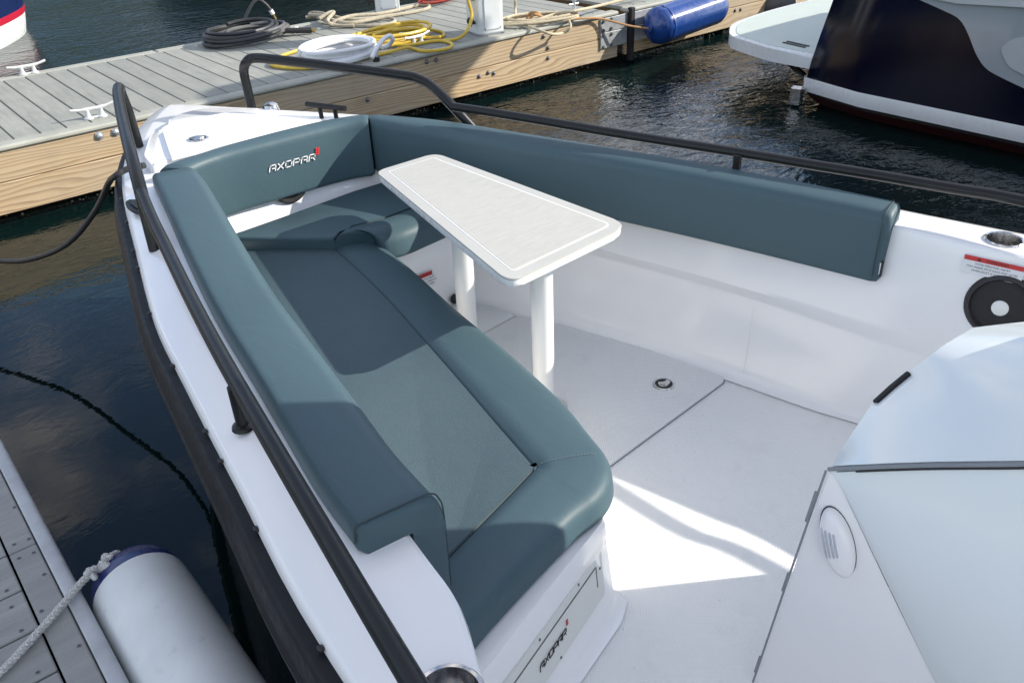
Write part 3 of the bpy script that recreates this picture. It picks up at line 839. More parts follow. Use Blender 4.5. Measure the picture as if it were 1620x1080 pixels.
# three-strand line from the finger dock to the fender's eye
fl_o = thing('fender_line', (0.05, 1.7, DZ), 'white three-strand line tied to the white fender', 'rope')
path = [(-0.193, 1.605, 0.452), (-0.116, 1.626, 0.454), (-0.027, 1.684, 0.454), (0.039, 1.729, 0.457), (0.084, 1.758, 0.462), (0.110, 1.771, 0.464), (0.142, 1.778, 0.468), (0.164, 1.795, 0.466), (0.188, 1.812, 0.455)]
cp = smooth(path, 14)
def strands(cp, r, rs, pitch, parent, mat):
    L = 0
    acc = [0]
    for a, b in zip(cp, cp[1:]): acc.append(acc[-1] + (b - a).length)
    cp = resample(cp, int(acc[-1] / (pitch / 7)))
    for k in range(3):
        pts = []
        s_ = 0
        for i, p in enumerate(cp):
            t = (cp[min(i + 1, len(cp) - 1)] - cp[max(i - 1, 0)]).normalized()
            a = t.cross(Vector((0, 0, 1))).normalized(); b = t.cross(a)
            if i: s_ += (p - cp[i - 1]).length
            th = 2 * math.pi * (s_ / pitch + k / 3)
            pts.append(p + (a * math.cos(th) + b * math.sin(th)) * r)
        mb = MB(); mb.tube(pts, rs, 6); mb.build('strand', mat, parent)
strands(cp, 0.0046, 0.0052, 0.036, fl_o, ROPEW)
def knot(c, r, seed):
    rnd = random.Random(seed)
    pts = [Vector(c) + Vector((rnd.uniform(-1, 1), rnd.uniform(-1, 1), rnd.uniform(-0.8, 0.8))) * r for _ in range(7)]
    mb = MB(); mb.tube(smooth(pts, 5, True), 0.0072, 7, closed=True); mb.build('knot', ROPEW, fl_o)
knot((0.118, 1.767, 0.468), 0.012, 5); knot((0.146, 1.776, 0.470), 0.011, 9); knot((0.162, 1.795, 0.468), 0.010, 12)

# ================================================================== OUR BOAT
boat = thing('motor_boat', (1.3, 1.5, 0), 'open white motor boat with teal upholstery lying between the docks', 'boat')
GZ, FZ = 0.90, 0.30
port = [(0.276, -3.000), (0.261, -1.200), (0.266, 0.000), (0.307, 0.870), (0.369, 1.341), (0.430, 1.761), (0.486, 2.109), (0.614, 2.632), (0.727, 3.072), (0.829, 3.369), (0.973, 3.686), (1.116, 3.912), (1.229, 4.024)]
stbd = [(1.341, 3.953), (1.505, 3.707), (1.751, 3.328), (1.925, 3.021), (2.048, 2.662), (2.191, 2.212), (2.299, 1.792), (2.386, 1.434), (2.452, 1.126), (2.524, 0.829), (2.62, 0.43), (2.66, 0.10), (2.68, -1.0), (2.68, -3.0)]
outline = [Vector(p) for p in smooth([(*p, 0) for p in port + stbd], 5)]
outline = [Vector((p.x, p.y)) for p in outline]           # stern port -> bow -> stern starboard; left of travel is outboard
inner = [(0.36, -3.0), (0.35, -1.0), (0.36, 0.2), (0.40, 0.50), (0.444, 0.652), (0.504, 0.794), (0.524, 0.913), (0.55, 1.10), (0.59, 1.35), (0.632, 1.62), (0.69, 1.95), (0.755, 2.27), (0.84, 2.62), (0.925, 2.94), (0.97, 3.05), (1.31, 3.085), (1.66, 3.065), (1.80, 2.95), (1.93, 2.55), (2.07, 2.06), (2.15, 1.71), (2.205, 1.40), (2.25, 1.08), (2.295, 0.82), (2.385, 0.45), (2.44, 0.15), (2.48, -1.0), (2.48, -3.0)]
floor_e = [(0.40, -3.0), (0.40, -1.0), (0.41, 0.2), (0.45, 0.5), (0.49, 0.652), (0.55, 0.794), (0.57, 0.913), (0.60, 1.1), (0.64, 1.35), (0.69, 1.62), (0.75, 1.95), (0.83, 2.27), (0.93, 2.62), (0.98, 2.66), (1.05, 2.78), (1.33, 2.80), (1.62, 2.78), (1.73, 2.62), (1.80, 2.38), (1.915, 1.99), (2.01, 1.67), (2.075, 1.41), (2.13, 1.14), (2.19, 0.90), (2.24, 0.40), (2.25, -1.0), (2.25, -3.0)]
inner_s = [Vector((p.x, p.y)) for p in smooth([(*p, 0) for p in inner], 4)]
floor_s = [Vector((p.x, p.y)) for p in smooth([(*p, 0) for p in floor_e], 4)]
# hull skin below the rub rail
mb = MB()
rows = []
for dz, off in ((0.852, 0.0), (0.79, -0.004), (0.60, -0.015), (0.35, -0.05), (0.12, -0.16), (-0.08, -0.25), (-0.45, -0.48)):
    rows.append([(p.x, p.y, dz) for p in offset(outline, off)])
mb.grid(rows); mb.build('hull', HULL, boat, angle=60)
# rub rail: a broad charcoal rubber section
mb = MB()
rp_prof = fillet([(-0.004, 0.851), (0.020, 0.851), (0.028, 0.844), (0.038, 0.788), (0.038, 0.766), (0.026, 0.746), (-0.006, 0.746)], [0, 0.004, 0.010, 0.010, 0.006, 0.006, 0], 3)
rows = []
outs = {}
for u, z in [(p.x, p.y) for p in rp_prof]:
    rows.append([(q.x, q.y, z) for q in offset(outline, u)])
mb.grid(rows, closed_v=True); rub = mb.build('rub_rail', RUBBER, boat, angle=40)
mb = MB()
rows = [[(q.x, q.y, z) for q in offset(outline, u)] for u, z in ((0.0370, 0.790), (0.0430, 0.784), (0.0430, 0.772), (0.0370, 0.766))]
mb.grid(rows); mb.build('rub_strake', RUBBER, rub, angle=60)
mb = MB(); mb.box((0, 0, 0), (0.010, 0.014, 0.010), bevel=0.003); bm_me = bpy.data.meshes.new('rail_clip'); mb.bm.to_mesh(bm_me); mb.bm.free(); bm_me.materials.append(BLKPL)
for p in [(0.718, 3.047, 0.858), (0.658, 2.824, 0.858), (0.599, 2.582, 0.858), (0.568, 2.453, 0.858), (0.509, 2.153, 0.858), (0.453, 1.854, 0.858), (0.399, 1.553, 0.858), (0.382, 1.436, 0.858), (0.350, 1.206, 0.858), (0.312, 0.894, 0.858)]:
    # sits on the deck edge just above the rubber
    yy = p[1]; xe = float(np.interp(yy, [q[1] for q in port], [q[0] for q in port]))
    place(bm_me, 'rail_clip', rub, (xe - 0.004, yy, 0.861))
# deck: flange edge + top surface with the cockpit opening
mb = MB()
o1 = offset(outline, 0.0); o2_ = offset(outline, -0.004); o3 = offset(outline, -0.012)
o4 = offset(outline, -0.078)
mb.grid([[(p.x, p.y, 0.845) for p in o1], [(p.x, p.y, 0.868) for p in o2_], [(p.x, p.y, 0.875) for p in offset(outline, -0.008)], [(p.x, p.y, 0.879) for p in offset(outline, -0.016)], [(p.x, p.y, GZ - 0.002) for p in offset(outline, -0.070)], [(p.x, p.y, GZ) for p in o4]])
in_t = offset(inner_s, 0.012)
loop = [(p.x, p.y, GZ) for p in o4] + [(p.x, p.y, GZ) for p in in_t[::-1]]
CUP_R = 0.044
CUPS = [(2.383, 0.822, 0.900)[:2], (0.392, 0.671, 0.900)[:2]]
mb.fill([loop] + [[(cx_ + CUP_R * 1.05 * math.cos(t_), cy_ + CUP_R * 1.05 * math.sin(t_), GZ) for t_ in [2 * math.pi * k / 28 for k in range(28)]] for cx_, cy_ in CUPS])
bmesh.ops.remove_doubles(mb.bm, verts=mb.bm.verts, dist=0.0005)
mb.build('deck', GEL, boat, angle=50)
# cockpit liner walls with the moulded ledge along the starboard side
mb = MB()
rowspec = [(GZ, 0.0, 0.012), (GZ - 0.004, 0.0, 0.004), (GZ - 0.016, 0.0, 0.0), (0.74, 0.22, 0), (0.612, 0.42, 0), (0.596, 0.44, 0.0), (0.560, 0.48, 0.028), (0.548, 0.49, 0.03), (0.45, 0.72, 0.016), (0.345, 0.93, 0.004), (0.322, 0.97, 0.0), (0.306, 1.02, -0.006), (FZ, 1.10, -0.02)]
rows = []
for z, t, off in rowspec:
    base = [a.lerp(b, t) for a, b in zip(inner_s, floor_s)]
    of = []
    nrm = offset(base, 1.0)
    for p, nn in zip(base, nrm):
        dirn = nn - p
        k = off
        if 0.3 < z < 0.6 and off > 0.003 and z < 0.599:
            k = off * (1 if p.x > 1.6 else 0) * float(np.interp(p.y, [0.85, 1.3], [0.0, 1.0]))
        of.append(p + dirn * k)
    rows.append([(p.x, p.y, z) for p in of])
mb.grid(rows); mb.build('cockpit_liner', GEL, boat, angle=40)
# cockpit sole and its hatches
mb = MB(); mb.fill([[(p.x, p.y, FZ - 0.004) for p in [a.lerp(b, 1.0) for a, b in zip(inner_s, floor_s)]]]); mb.build('cockpit_floor', NONSKID, boat, smooth=False)
hatch = fillet([(1.955, 1.895), (1.805, 2.233, 0.306)[:2], (1.415, 2.190, 0.306)[:2], (1.22, 1.38), (1.425, 1.372, 0.306)[:2], (2.041, 1.425, 0.306)[:2]], [0, 0.03, 0.03, 0.02, 0.02, 0.03], 4)
mb = MB(); mb.prism(hatch, FZ - 0.003, FZ + 0.006, 0.0025, 2); fh = mb.build('floor_hatch', NONSKID, boat)
mb = MB(); gl = offset(hatch, 0.006, True); mb.fill([[(p.x, p.y, FZ - 0.002) for p in offset(hatch, -0.0045, True)]]); mb.build('hatch_gap', GREYSEAL, fh, smooth=False)
hatch2 = fillet([(1.603, 2.223, 0.306)[:2], (1.808, 2.247, 0.306)[:2], (1.766, 2.395, 0.306)[:2], (1.731, 2.407, 0.306)[:2], (1.50, 2.42), (1.48, 2.22)], [0.02, 0.03, 0.03, 0.03, 0.02, 0.02], 4)
mb = MB(); mb.prism(hatch2, FZ - 0.003, FZ + 0.006, 0.0025, 2); mb.build('floor_hatch', NONSKID, boat)
def latch(c, r, parent, nrm=(0, 0, 1)):
    c = Vector(c)
    mb = MB(); mb.lathe([(r, 0), (r, 0.002), (r * 0.93, 0.004), (r * 0.80, 0.004), (r * 0.78, 0.001), (0.0, 0.001)], c, nrm, 28, False); l = mb.build('latch', STEEL, parent)
    mb = MB(); mb.lathe([(r * 0.78, 0), (r * 0.6, -0.0005), (0, -0.0005)], c + Vector(nrm) * 0.0022, nrm, 20, False)
    mb.build('recess', BLKPL, l)
    mb = MB(); mb.prism(fillet([(c.x - r * 0.62, c.y + r * 0.1), (c.x - r * 0.3, c.y - r * 0.5), (c.x + r * 0.6, c.y - r * 0.3), (c.x + r * 0.72, c.y + r * 0.2), (c.x + 0.1 * r, c.y + r * 0.15), (c.x - r * 0.2, c.y + r * 0.55)], r * 0.2, 3), c.z + 0.002, c.z + 0.006, 0.001)
    mb.build('pull_handle', STEEL, l)
latch((1.859, 1.543, 0.306), 0.037, fh)

# ---- bench base under the port seat and the bow seat
SB = 0.5725                                   # underside of the seat cushions
mb = MB()
def bench_ring(z, d_in, d_aft):
    """plan outline of the bench moulding; toe recess d_in along the aisle, aft face raked out by d_aft"""
    aft_r = Vector((1.082 - d_in * 0.8, 1.036 - d_aft)); aft_l = Vector((0.534, 0.864 - d_aft))
    aisle = [Vector(p) for p in ((1.120 - d_in, 1.208), (1.184 - d_in, 1.542), (1.240 - d_in, 1.904), (1.291 - d_in, 2.248))]
    cor = [Vector((1.356 - d_in * 0.6, 2.471 - d_in * 0.4)), Vector((1.440, 2.527 - d_in * 0.5)), Vector((1.635, 2.536 - d_in * 0.5))]
    return [aft_l, aft_l.lerp(aft_r, 0.5), aft_r - Vector((0.046, 0.017)), aft_r + Vector((0.011, 0.019))] + aisle + cor
rows = []
for z, di, da in ((0.5732, 0.05, -0.035), (0.5742, 0.006, 0.0), (0.574, 0.0, 0.004), (0.555, -0.002, 0.008), (0.510, 0.004, 0.014), (0.500, 0.026, 0.020), (0.45, 0.026, 0.030), (0.38, 0.024, 0.042), (0.325, 0.020, 0.050), (0.308, 0.008, 0.058), (FZ, -0.010, 0.072)):
    rows.append([(p.x, p.y, z) for p in bench_ring(z, di, da)])
mb.grid(rows)
bench = mb.build('bench_base', GEL, boat, angle=40)
# locker panel with frame on the raked aft face
A0, A1 = Vector((1.022, 1.012, 0.488)), Vector((1.014, 0.992, 0.405))      # right edge of the frame (top, bottom)
ux = Vector((-0.53, -0.178, 0)).normalized()
uyv = (A0 - A1).normalized()
pc = A0.lerp(A1, 0.5) + ux * 0.26
pn = uyv.cross(ux).normalized()
if pn.y > 0: pn = -pn
uxr = -ux
pc = pc + pn * 0.006
mb = MB(); quad_slab(mb, pc, uxr, uyv, 0.52, 0.118, 0.006); lk = mb.build('locker_panel', GEL2, boat)
mb = MB()
for s_ in (1,): quad_slab(mb, pc + uyv * 0.036 + pn * 0.0055, uxr, uyv, 0.46, 0.0025, 0.001)
quad_slab(mb, pc + uxr * 0.23 + uyv * 0.008 + pn * 0.0055, uxr, uyv, 0.0035, 0.050, 0.001)
mb.build('door_gap', BLACKP, lk)
mb = MB(); quad_slab(mb, pc + pn * 0.006 - uyv * 0.006, uxr, uyv, 0.45, 0.08, 0.002); mb.build('locker_door', GEL2, lk)
mb = MB(); lettering(mb, 'AXOPAR', pc + pn * 0.009 - uxr * 0.035 - uyv * 0.014, uxr * 0.0155, uyv * 0.014, pn, w=0.15); mb.build('lettering', BLACKP, lk)
mb = MB(); quad_slab(mb, pc + pn * 0.009 + uxr * 0.084 + uyv * 0.009, uxr, uyv, 0.007, 0.013, 0.001); mb.build('emblem', RED, lk)
for a_, b_ in ((-0.2, 0.051), (-0.02, 0.051), (0.15, 0.051), (0.247, 0.02), (0.05, -0.053), (-0.18, -0.053)):
    so_ = place(screw_side, 'screw', lk, pc + uxr * a_ + uyv * b_ + pn * 0.006)
    so_.rotation_mode = 'QUATERNION'; so_.rotation_quaternion = Vector((0, -1, 0)).rotation_difference(pn); so_.scale = (0.6, 0.6, 0.6)

# warning labels
def warn_label(c, ux_, uy_, w, h, lines):
    c, ux_, uy_ = Vector(c), Vector(ux_).normalized(), Vector(uy_).normalized()
    n = ux_.cross(uy_).normalized()
    mb = MB(); quad_slab(mb, c, ux_, uy_, w, h, 0.0012); lb = mb.build('warning_label', LABELM, boat)
    mb = MB(); quad_slab(mb, c + uy_ * h * 0.35 + n * 0.0012, ux_, uy_, w * 0.98, h * 0.26, 0.0005); mb.build('red_band', RED, lb)
    mb = MB(); text_mesh(mb, 'WARNING', c + uy_ * h * 0.275 + n * 0.0019 + ux_ * w * 0.06, ux_, uy_, h * 0.23)
    text_mesh(mb, '\u25B2', c + uy_ * h * 0.275 + n * 0.0019 - ux_ * w * 0.24, ux_, uy_, h * 0.23)
    for i, t in enumerate(lines): text_mesh(mb, t, c + uy_ * h * (0.04 - 0.19 * i) + n * 0.0014, ux_, uy_, h * 0.15)
    mb.build('print', BLACKP, lb)
    return lb
def wall_at(y, z):
    """starboard liner surface: (x, plan tangent)"""
    ins = [p for p in inner_s if p.x > 1.7]; fls = [b for a, b in zip(inner_s, floor_s) if a.x > 1.7]
    t = float(np.interp(z, [0.3, 0.345, 0.45, 0.548, 0.6, 0.74, 0.884], [1.05, 0.93, 0.72, 0.5, 0.44, 0.22, 0.0]))
    pts = sorted(((a.lerp(b, t)) for a, b in zip(ins, fls)), key=lambda p: p.y)
    return float(np.interp(y, [p.y for p in pts], [p.x for p in pts]))
def wall_frame(y, z):
    x = wall_at(y, z)
    tx = Vector((wall_at(y - 0.05, z) - wall_at(y + 0.05, z), -0.1, 0)).normalized()       # towards the stern = to the right in view
    ty = Vector((wall_at(y, z + 0.03) - wall_at(y, z - 0.03), 0, 0.06)).normalized()
    ty = (ty - tx * ty.dot(tx)).normalized()
    n = tx.cross(ty).normalized()
    return Vector((x, y, z)), tx, ty, n
c, tx, ty, n = wall_frame(0.80, 0.852)
warn_label(c + n * 0.004, tx, ty, 0.15, 0.05, ['AVOID PERSONAL INJURY', 'STAY INSIDE DECK RAILS AND GATES', 'WHEN BOAT IS UNDERWAY'])
warn_label((1.559, 2.490, 0.446), (1, 0.04, 0), (0, 0.10, 1), 0.085, 0.066, ['AVOID SERIOUS INJURY', 'OR DEATH. NO PERSONS', 'FORWARD AT SPEED'])
pts = []
for z_, y_ in ((0.540, 1.425), (0.48, 1.415), (0.42, 1.405), (0.36, 1.395), (0.325, 1.39)):
    c, tx, ty, n = wall_frame(y_, z_); pts.append(c + n * (-0.016 if z_ > 0.5 else -0.008 if z_ > 0.4 else 0.002))
mb = MB(); mb.tube(pts, 0.0007, 6); mb.build('liner_seam', GEL2, boat)
# loudspeaker in the starboard liner
c, tx, ty, n = wall_frame(0.752, 0.755)
mb = MB(); mb.lathe([(0.092, 0), (0.092, 0.006), (0.086, 0.013), (0.078, 0.015), (0.074, 0.010)], c - n * 0.004, n, 40, False); sp = mb.build('speaker', BLKPL, boat)
mb = MB(); mb.lathe([(0.076, 0.008), (0.06, 0.014), (0.03, 0.018), (0.0, 0.019)], c - n * 0.004, n, 36, False)
gm = Mat('speaker_mesh', (0.012, 0.012, 0.014), 0.6); vv_ = gm.coords()
gvo = gm.n.new('ShaderNodeTexVoronoi'); gvo.inputs['Scale'].default_value = 330; gvo.inputs['Randomness'].default_value = 0.1; gm.l.new(vv_, gvo.inputs['Vector']); gm.bump(gvo.outputs['Distance'], 0.8, 0.002)
mb.build('grille', gm.m, sp)
mb = MB(); mb.lathe([(0.022, 0.016), (0.021, 0.020), (0.012, 0.024), (0, 0.025)], c - n * 0.004, n, 24, False); mb.build('dome', POLEW, sp)
# small drain eye low on the riser and black round vent under the bow backrest
mb = MB(); q = (1.689, 2.490, 0.323); mb.lathe([(0.02, 0), (0.02, 0.01), (0.012, 0.014), (0, 0.014)], q, (0.1, -1, 0), 14, False); mb.build('socket', BLKPL, boat)
q = Vector((1.303, 2.970, 0.730))
mb = MB(); mb.lathe([(0.075, 0), (0.075, 0.007), (0.068, 0.011), (0.055, 0.008), (0.052, 0.003), (0, 0.002)], (q.x + 0.010, 2.9965, q.z + 0.034), (0, -1, 0), 32, False); mb.build('bow_speaker', BLKPL, boat)

# cup holders let into the side decks
for (cx_, cy_) in CUPS:
    r = CUP_R
    mb = MB(); mb.lathe([(r * 1.17, 0.0005), (r * 1.17, 0.003), (r * 1.10, 0.006), (r * 1.0, 0.004), (r * 0.97, -0.006), (r * 0.93, -0.06), (r * 0.88, -0.095), (r * 0.5, -0.097), (0, -0.097)], (cx_, cy_, GZ), (0, 0, 1), 44, False)
    mb.build('cup_holder', STEEL, boat)

# ---- bow deck plateau, hatch and fittings
bd = fillet([(0.86, 3.10), (0.875, 3.22), (0.99, 3.47), (1.07, 3.50), (1.13, 3.64), (1.29, 3.665), (1.45, 3.47), (1.50, 3.36), (1.62, 3.13), (1.63, 3.06), (1.3, 3.07)], [0.01, 0.03, 0.04, 0.03, 0.05, 0.05, 0.05, 0.03, 0.03, 0.01, 0.01], 4)
mb = MB(); mb.prism(bd, GZ - 0.01, 0.935, 0.012, 3); mb.build('bow_deck', GEL, boat)
hp = fillet([(0.950, 3.161), (1.021, 3.415), (1.080, 3.469), (1.216, 3.488), (1.334, 3.471), (1.527, 3.090)] + [(1.56, 3.085), (0.93, 3.085)], [0.0, 0.03, 0.03, 0.03, 0.03, 0.02, 0.0, 0.0], 4)
mb = MB(); mb.prism(hp, 0.934, 0.947, 0.004, 2); bh = mb.build('bow_hatch', NONSKID, boat)
mb = MB(); mb.fill([[(p.x, p.y, 0.9362) for p in offset(hp, 0.010 if False else -0.010, True)]]); mb.build('hatch_gap', GREYSEAL, bh, smooth=False)
latch((1.083, 3.220, 0.947), 0.040, bh)
# bow light and pop-up cleat on the starboard bow
q = (1.490, 3.442, 0.930)
mb = MB(); mb.lathe([(0.040, 0), (0.038, 0.02), (0.030, 0.042), (0.014, 0.052), (0, 0.054)], (q[0], q[1], 0.905), (0, 0, 1), 20, False); mb.build('bow_light', STEEL, boat)
a0 = Vector((1.539, 3.204, 0.985)); a1 = Vector((1.617, 3.032, 0.985))
mb = MB(); mb.cyl(a0, a1, 0.011, 10)
for t, pxl in ((0.33, 0), (0.72, 0)):
    p = a0.lerp(a1, t); mb.cyl(p, (p.x + 0.004, p.y - 0.004, 0.9), 0.009, 10)
mb.build('bow_cleat', BLACK, boat)
# flush folding cleat on the port side deck
q = Vector((0.702, 2.818, 0.902))
mb = MB(); mb.prism([(q.x + 0.075 * math.cos(t) * 0.35 + 0.0, q.y + 0.075 * math.sin(t)) for t in [2 * math.pi * k / 28 for k in range(28)]], 0.899, 0.908, 0.003, 2)
fc_ = mb.build('flush_cleat', BLACK, boat)
for vv in fc_.data.vertices:
    pass
mb = MB(); mb.box((q.x, q.y, 0.911), (0.02, 0.07, 0.008), bevel=0.003); mb.build('cleat_bar', BLKPL, fc_)

# ---- black guard rails
TR = 0.0170
stb_rail = [(2.453, 0.698, 1.000), (2.436, 0.819, 1.000), (2.389, 1.004, 1.000), (2.341, 1.189, 1.000), (2.284, 1.385, 1.000), (2.220, 1.609, 1.000), (2.145, 1.848, 1.000), (2.066, 2.065, 1.005), (1.986, 2.305, 1.010), (1.913, 2.505, 1.015), (1.854, 2.637, 1.020)]
stb_rail = [(2.57, -2.2, 1.0), (2.54, -0.10, 1.0), (2.46, 0.36, 1.0)] + stb_rail[1:]
rl = thing('guard_rail', (2.1, 1.5, GZ), 'x', None)
bpy.data.objects.remove(rl)
def rail(path, r=TR, n=6, name='guard_rail', parent=boat, seg=14):
    mb = MB(); mb.tube(smooth(path, n), r, seg); return mb.build(name, BLACK, parent, angle=60)
rs = rail(stb_rail, 0.0160)
for pxx in (((2.204, 1.591, 1.000), (2.279, 1.637, 0.905)), ((2.54, -0.10, 1.0), (2.54, -0.10, 0.9)), ((2.56, -1.2, 1.0), (2.56, -1.2, 0.9))):
    a, b = pxx
    mb = MB(); mb.cyl((a[0], a[1], 1.0), (a[0], a[1], 0.9), 0.014, 12); mb.lathe([(0.026, 0), (0.024, 0.008), (0.015, 0.012)], (a[0], a[1], GZ), (0, 0, 1), 14); mb.build('post', BLACK, rs)
# starboard bow hoop
f1 = (1.455, 3.562, 0.930); f2 = (1.959, 2.642, 0.930)
hoop = [Vector((f1[0], f1[1], 0.90)), Vector((f1[0] - 0.002, f1[1], 1.0)), Vector((f1[0] - 0.002, f1[1] - 0.0, 1.075)), Vector((1.456, 3.514, 1.120)), Vector((1.486, 3.497, 1.130)), Vector((1.536, 3.391, 1.130)), Vector((1.690, 3.154, 1.110)), Vector((1.846, 2.937, 1.085)), Vector((1.877, 2.888, 1.075)), Vector((1.895, 2.829, 1.055)), Vector((1.906, 2.719, 1.000)), Vector((f2[0], f2[1], 0.90))]
hs = rail(hoop, 0.0195, 6)
# port bow hoop, seen almost end on
f1 = (0.929, 3.456, 0.930); f2 = (0.633, 2.469, 0.900)
ph = [Vector((f1[0], f1[1], 0.90)), Vector((f1[0] - 0.004, f1[1], 1.03)), Vector((f1[0] - 0.010, f1[1] + 0.004, 1.10)), Vector((f1[0] - 0.018, f1[1] - 0.02, 1.135)), Vector((0.874, 3.334, 1.135)), Vector((0.783, 3.015, 1.130)), Vector((0.701, 2.711, 1.115)), Vector((0.650, 2.520, 1.060)), Vector((0.639, 2.486, 0.985)), Vector((f2[0], f2[1], 0.89))]
hpo = rail(ph, 0.0195, 6)
port_rail = [(0.652, 2.532, 1.060), (0.618, 2.360, 1.030), (0.584, 2.169, 1.010), (0.527, 1.865, 1.000), (0.477, 1.585, 1.000), (0.439, 1.352, 1.000), (0.404, 1.131, 1.000), (0.376, 0.950, 1.000), (0.350, 0.781, 1.000), (0.332, 0.660, 1.000), (0.314, 0.539, 1.000), (0.294, 0.420, 1.000), (0.27, -0.3, 1.0), (0.27, -2.2, 1.0)]
rp_ = rail(port_rail, 0.0170, 6)
pf = (0.446, 1.455, 0.900)
for a in ((pf[0], pf[1]), (0.285, 0.10), (0.27, -1.0)):
    mb = MB(); mb.cyl((a[0], a[1], 1.0), (a[0], a[1], 0.9), 0.0135, 12); mb.lathe([(0.024, 0), (0.022, 0.007), (0.014, 0.012)], (a[0], a[1], GZ), (0, 0, 1), 14); mb.build('post', BLACK, rp_)

# ---- console with hood, door, vent, windscreen and hard top
CA = Vector((1.205, 0.600, 0.90))
hood_f = [(1.212, 0.596), (1.311, 0.623), (1.435, 0.653)]
def hoodrow(yoff, zup):
    return None
mb = MB()
front = [Vector(p) for p in ((1.215, 0.597, 0.897), (1.263, 0.611, 0.899), (1.307, 0.621, 0.903), (1.408, 0.640, 0.918), (1.521, 0.631, 0.945), (1.526, 0.623, 0.965), (1.612, 0.611, 0.985), (1.692, 0.595, 1.000), (1.765, 0.551, 1.000), (1.84, 0.53, 0.985))]
gap = [Vector(p) for p in (CA, (1.215, 0.555, 0.925), (1.225, 0.51, 0.95), (1.245, 0.44, 0.985), (1.262, 0.345, 1.035), (1.275, 0.26, 1.08), (1.30, 0.10, 1.15), (1.45, 0.02, 1.20), (1.75, 0.0, 1.22), (2.0, 0.05, 1.14))]
rows = []
for k in range(9):
    t = k / 8
    row = []
    for a, b in zip(front, gap):
        p = a.lerp(b, t)
        p.z += 0.003 * math.sin(math.pi * min(1, t * 1.0)) * min(1.0, (a - b).length * 2.2)
        row.append(p)
    rows.append(row)
skirt = [Vector((p.x, p.y - 0.012, p.z - 0.012)) for p in front]
down = [Vector((p.x, p.y - 0.02, FZ)) for p in front]
mb.grid([down, [Vector((p.x, p.y - 0.014, p.z - 0.05)) for p in front], skirt] + [[Vector((p.x, p.y - 0.004, p.z - 0.003)) for p in front]] + rows)
endc = [r_[-1] for r_ in rows]
mb.grid([endc, [Vector((p.x + 0.01, p.y, 0.6)) for p in endc], [Vector((p.x + 0.01, p.y, FZ)) for p in endc]])
con = mb.build('console_hood', GELA, boat, angle=50)
# port side of the console: a hinged facet with the vent, and the big side panel
B0 = Vector((1.145, 0.640, FZ)); D0 = Vector((1.290, 0.344, 0.464)); D1 = Vector((1.30, 0.12, 0.30))
mb = MB()
e1_ = [CA + Vector((0.002, -0.004, -0.012)), CA.lerp(B0, 0.3), CA.lerp(B0, 0.65), B0]
e2_ = [CA + Vector((0.003, -0.012, -0.012)), CA.lerp(D0, 0.5), D0, D1]
rows = []
for a, b in zip(e1_, e2_): rows.append([a.lerp(b, k / 6) for k in range(7)])
mb.grid(rows); door = mb.build('console_door', GEL, boat, angle=60)
mb = MB()
g2 = [p + Vector((0.0, 0.0, -0.016)) for p in gap[:7]]
low = [e2_[0].lerp(D0, k / 3) for k in range(4)] + [D0.lerp(D1, 0.5), D1 + Vector((0, 0, 0)), D1 + Vector((0.02, -0.3, 0))]
rows = []
for k in range(8):
    t = k / 7
    row = []
    for i, (a, b) in enumerate(zip(g2, low)):
        p = a.lerp(b, t)
        bulge = 0.022 * math.sin(math.pi * t) ** 0.7 * min(1, i / 3)
        row.append(p + Vector((-bulge, 0.0, bulge * 0.3)))
    rows.append(row)
mb.grid(rows); mb.build('console_side', GELA, boat, angle=60)
mb = MB(); mb.tube(smooth([p + Vector((-0.002, -0.001, -0.006)) for p in gap[:7]], 4), 0.0042, 8); mb.build('hood_seal', GREYSEAL, boat)
mb = MB(); mb.tube(smooth([p + Vector((-0.003, -0.003, -0.0115)) for p in gap[1:7]], 4), 0.0026, 6); mb.build('hood_gap', BLACKP, boat)
# door hinge gaskets along the forward edge
mb = MB(); mb.tube([CA + Vector((-0.004, 0.002, -0.01)), CA.lerp(B0, 0.5) + Vector((-0.004, 0.003, 0)), B0 + Vector((-0.004, 0.003, 0))], 0.0022, 6); mb.build('door_seal', GREYSEAL, door)
for t0, t1 in ((0.10, 0.22), (0.45, 0.53), (0.86, 0.94)):
    mb = MB(); mb.tube([CA.lerp(B0, t0) + Vector((-0.007, 0.004, 0)), CA.lerp(B0, t1) + Vector((-0.007, 0.004, 0))], 0.0034, 8); mb.build('hinge', GREYSEAL, door)
# oval louvred vent cover
fn = (B0 - CA).cross(D0 - CA).normalized()
if fn.x > 0: fn = -fn
vdn = (CA.lerp(B0, 0.5) - CA).normalized()
def on_face(px_ray):
    o_ = Vector((0, 0, 1.94)); d_ = (Vector(px_ray) - o_)
    t = (CA - o_).dot(fn) / d_.dot(fn)
    return o_ + d_ * t
vc = on_face((1.252, 0.575, 0.700)); vt = on_face((1.328, 0.638, 0.700)); vb = on_face((1.186, 0.520, 0.700)); vl = on_face((1.242, 0.607, 0.700)); vr = on_face((1.259, 0.543, 0.700))
ua = (vt - vb) * 0.5; ub = (vr - vl) * 0.5
ub = ub - ua * (ub.dot(ua) / ua.length_squared) * 0.3
rows = []
for sc_, h_ in ((1.0, 0.0), (1.0, 0.010), (0.95, 0.018), (0.80, 0.023), (0.5, 0.026), (0.02, 0.027)):
    rows.append([vc + (ua * math.cos(t) + ub * math.sin(t)) * sc_ + fn * h_ for t in [2 * math.pi * k / 36 for k in range(36)]])
mb = MB(); mb.grid(rows, closed_u=True); vent = mb.build('vent_cover', GEL, boat, angle=50)
mb = MB()
def vent_h(u_, w_):
    return float(np.interp(math.hypot(u_, w_), [0.0, 0.5, 0.8, 0.95, 1.0], [0.027, 0.026, 0.023, 0.018, 0.010]))
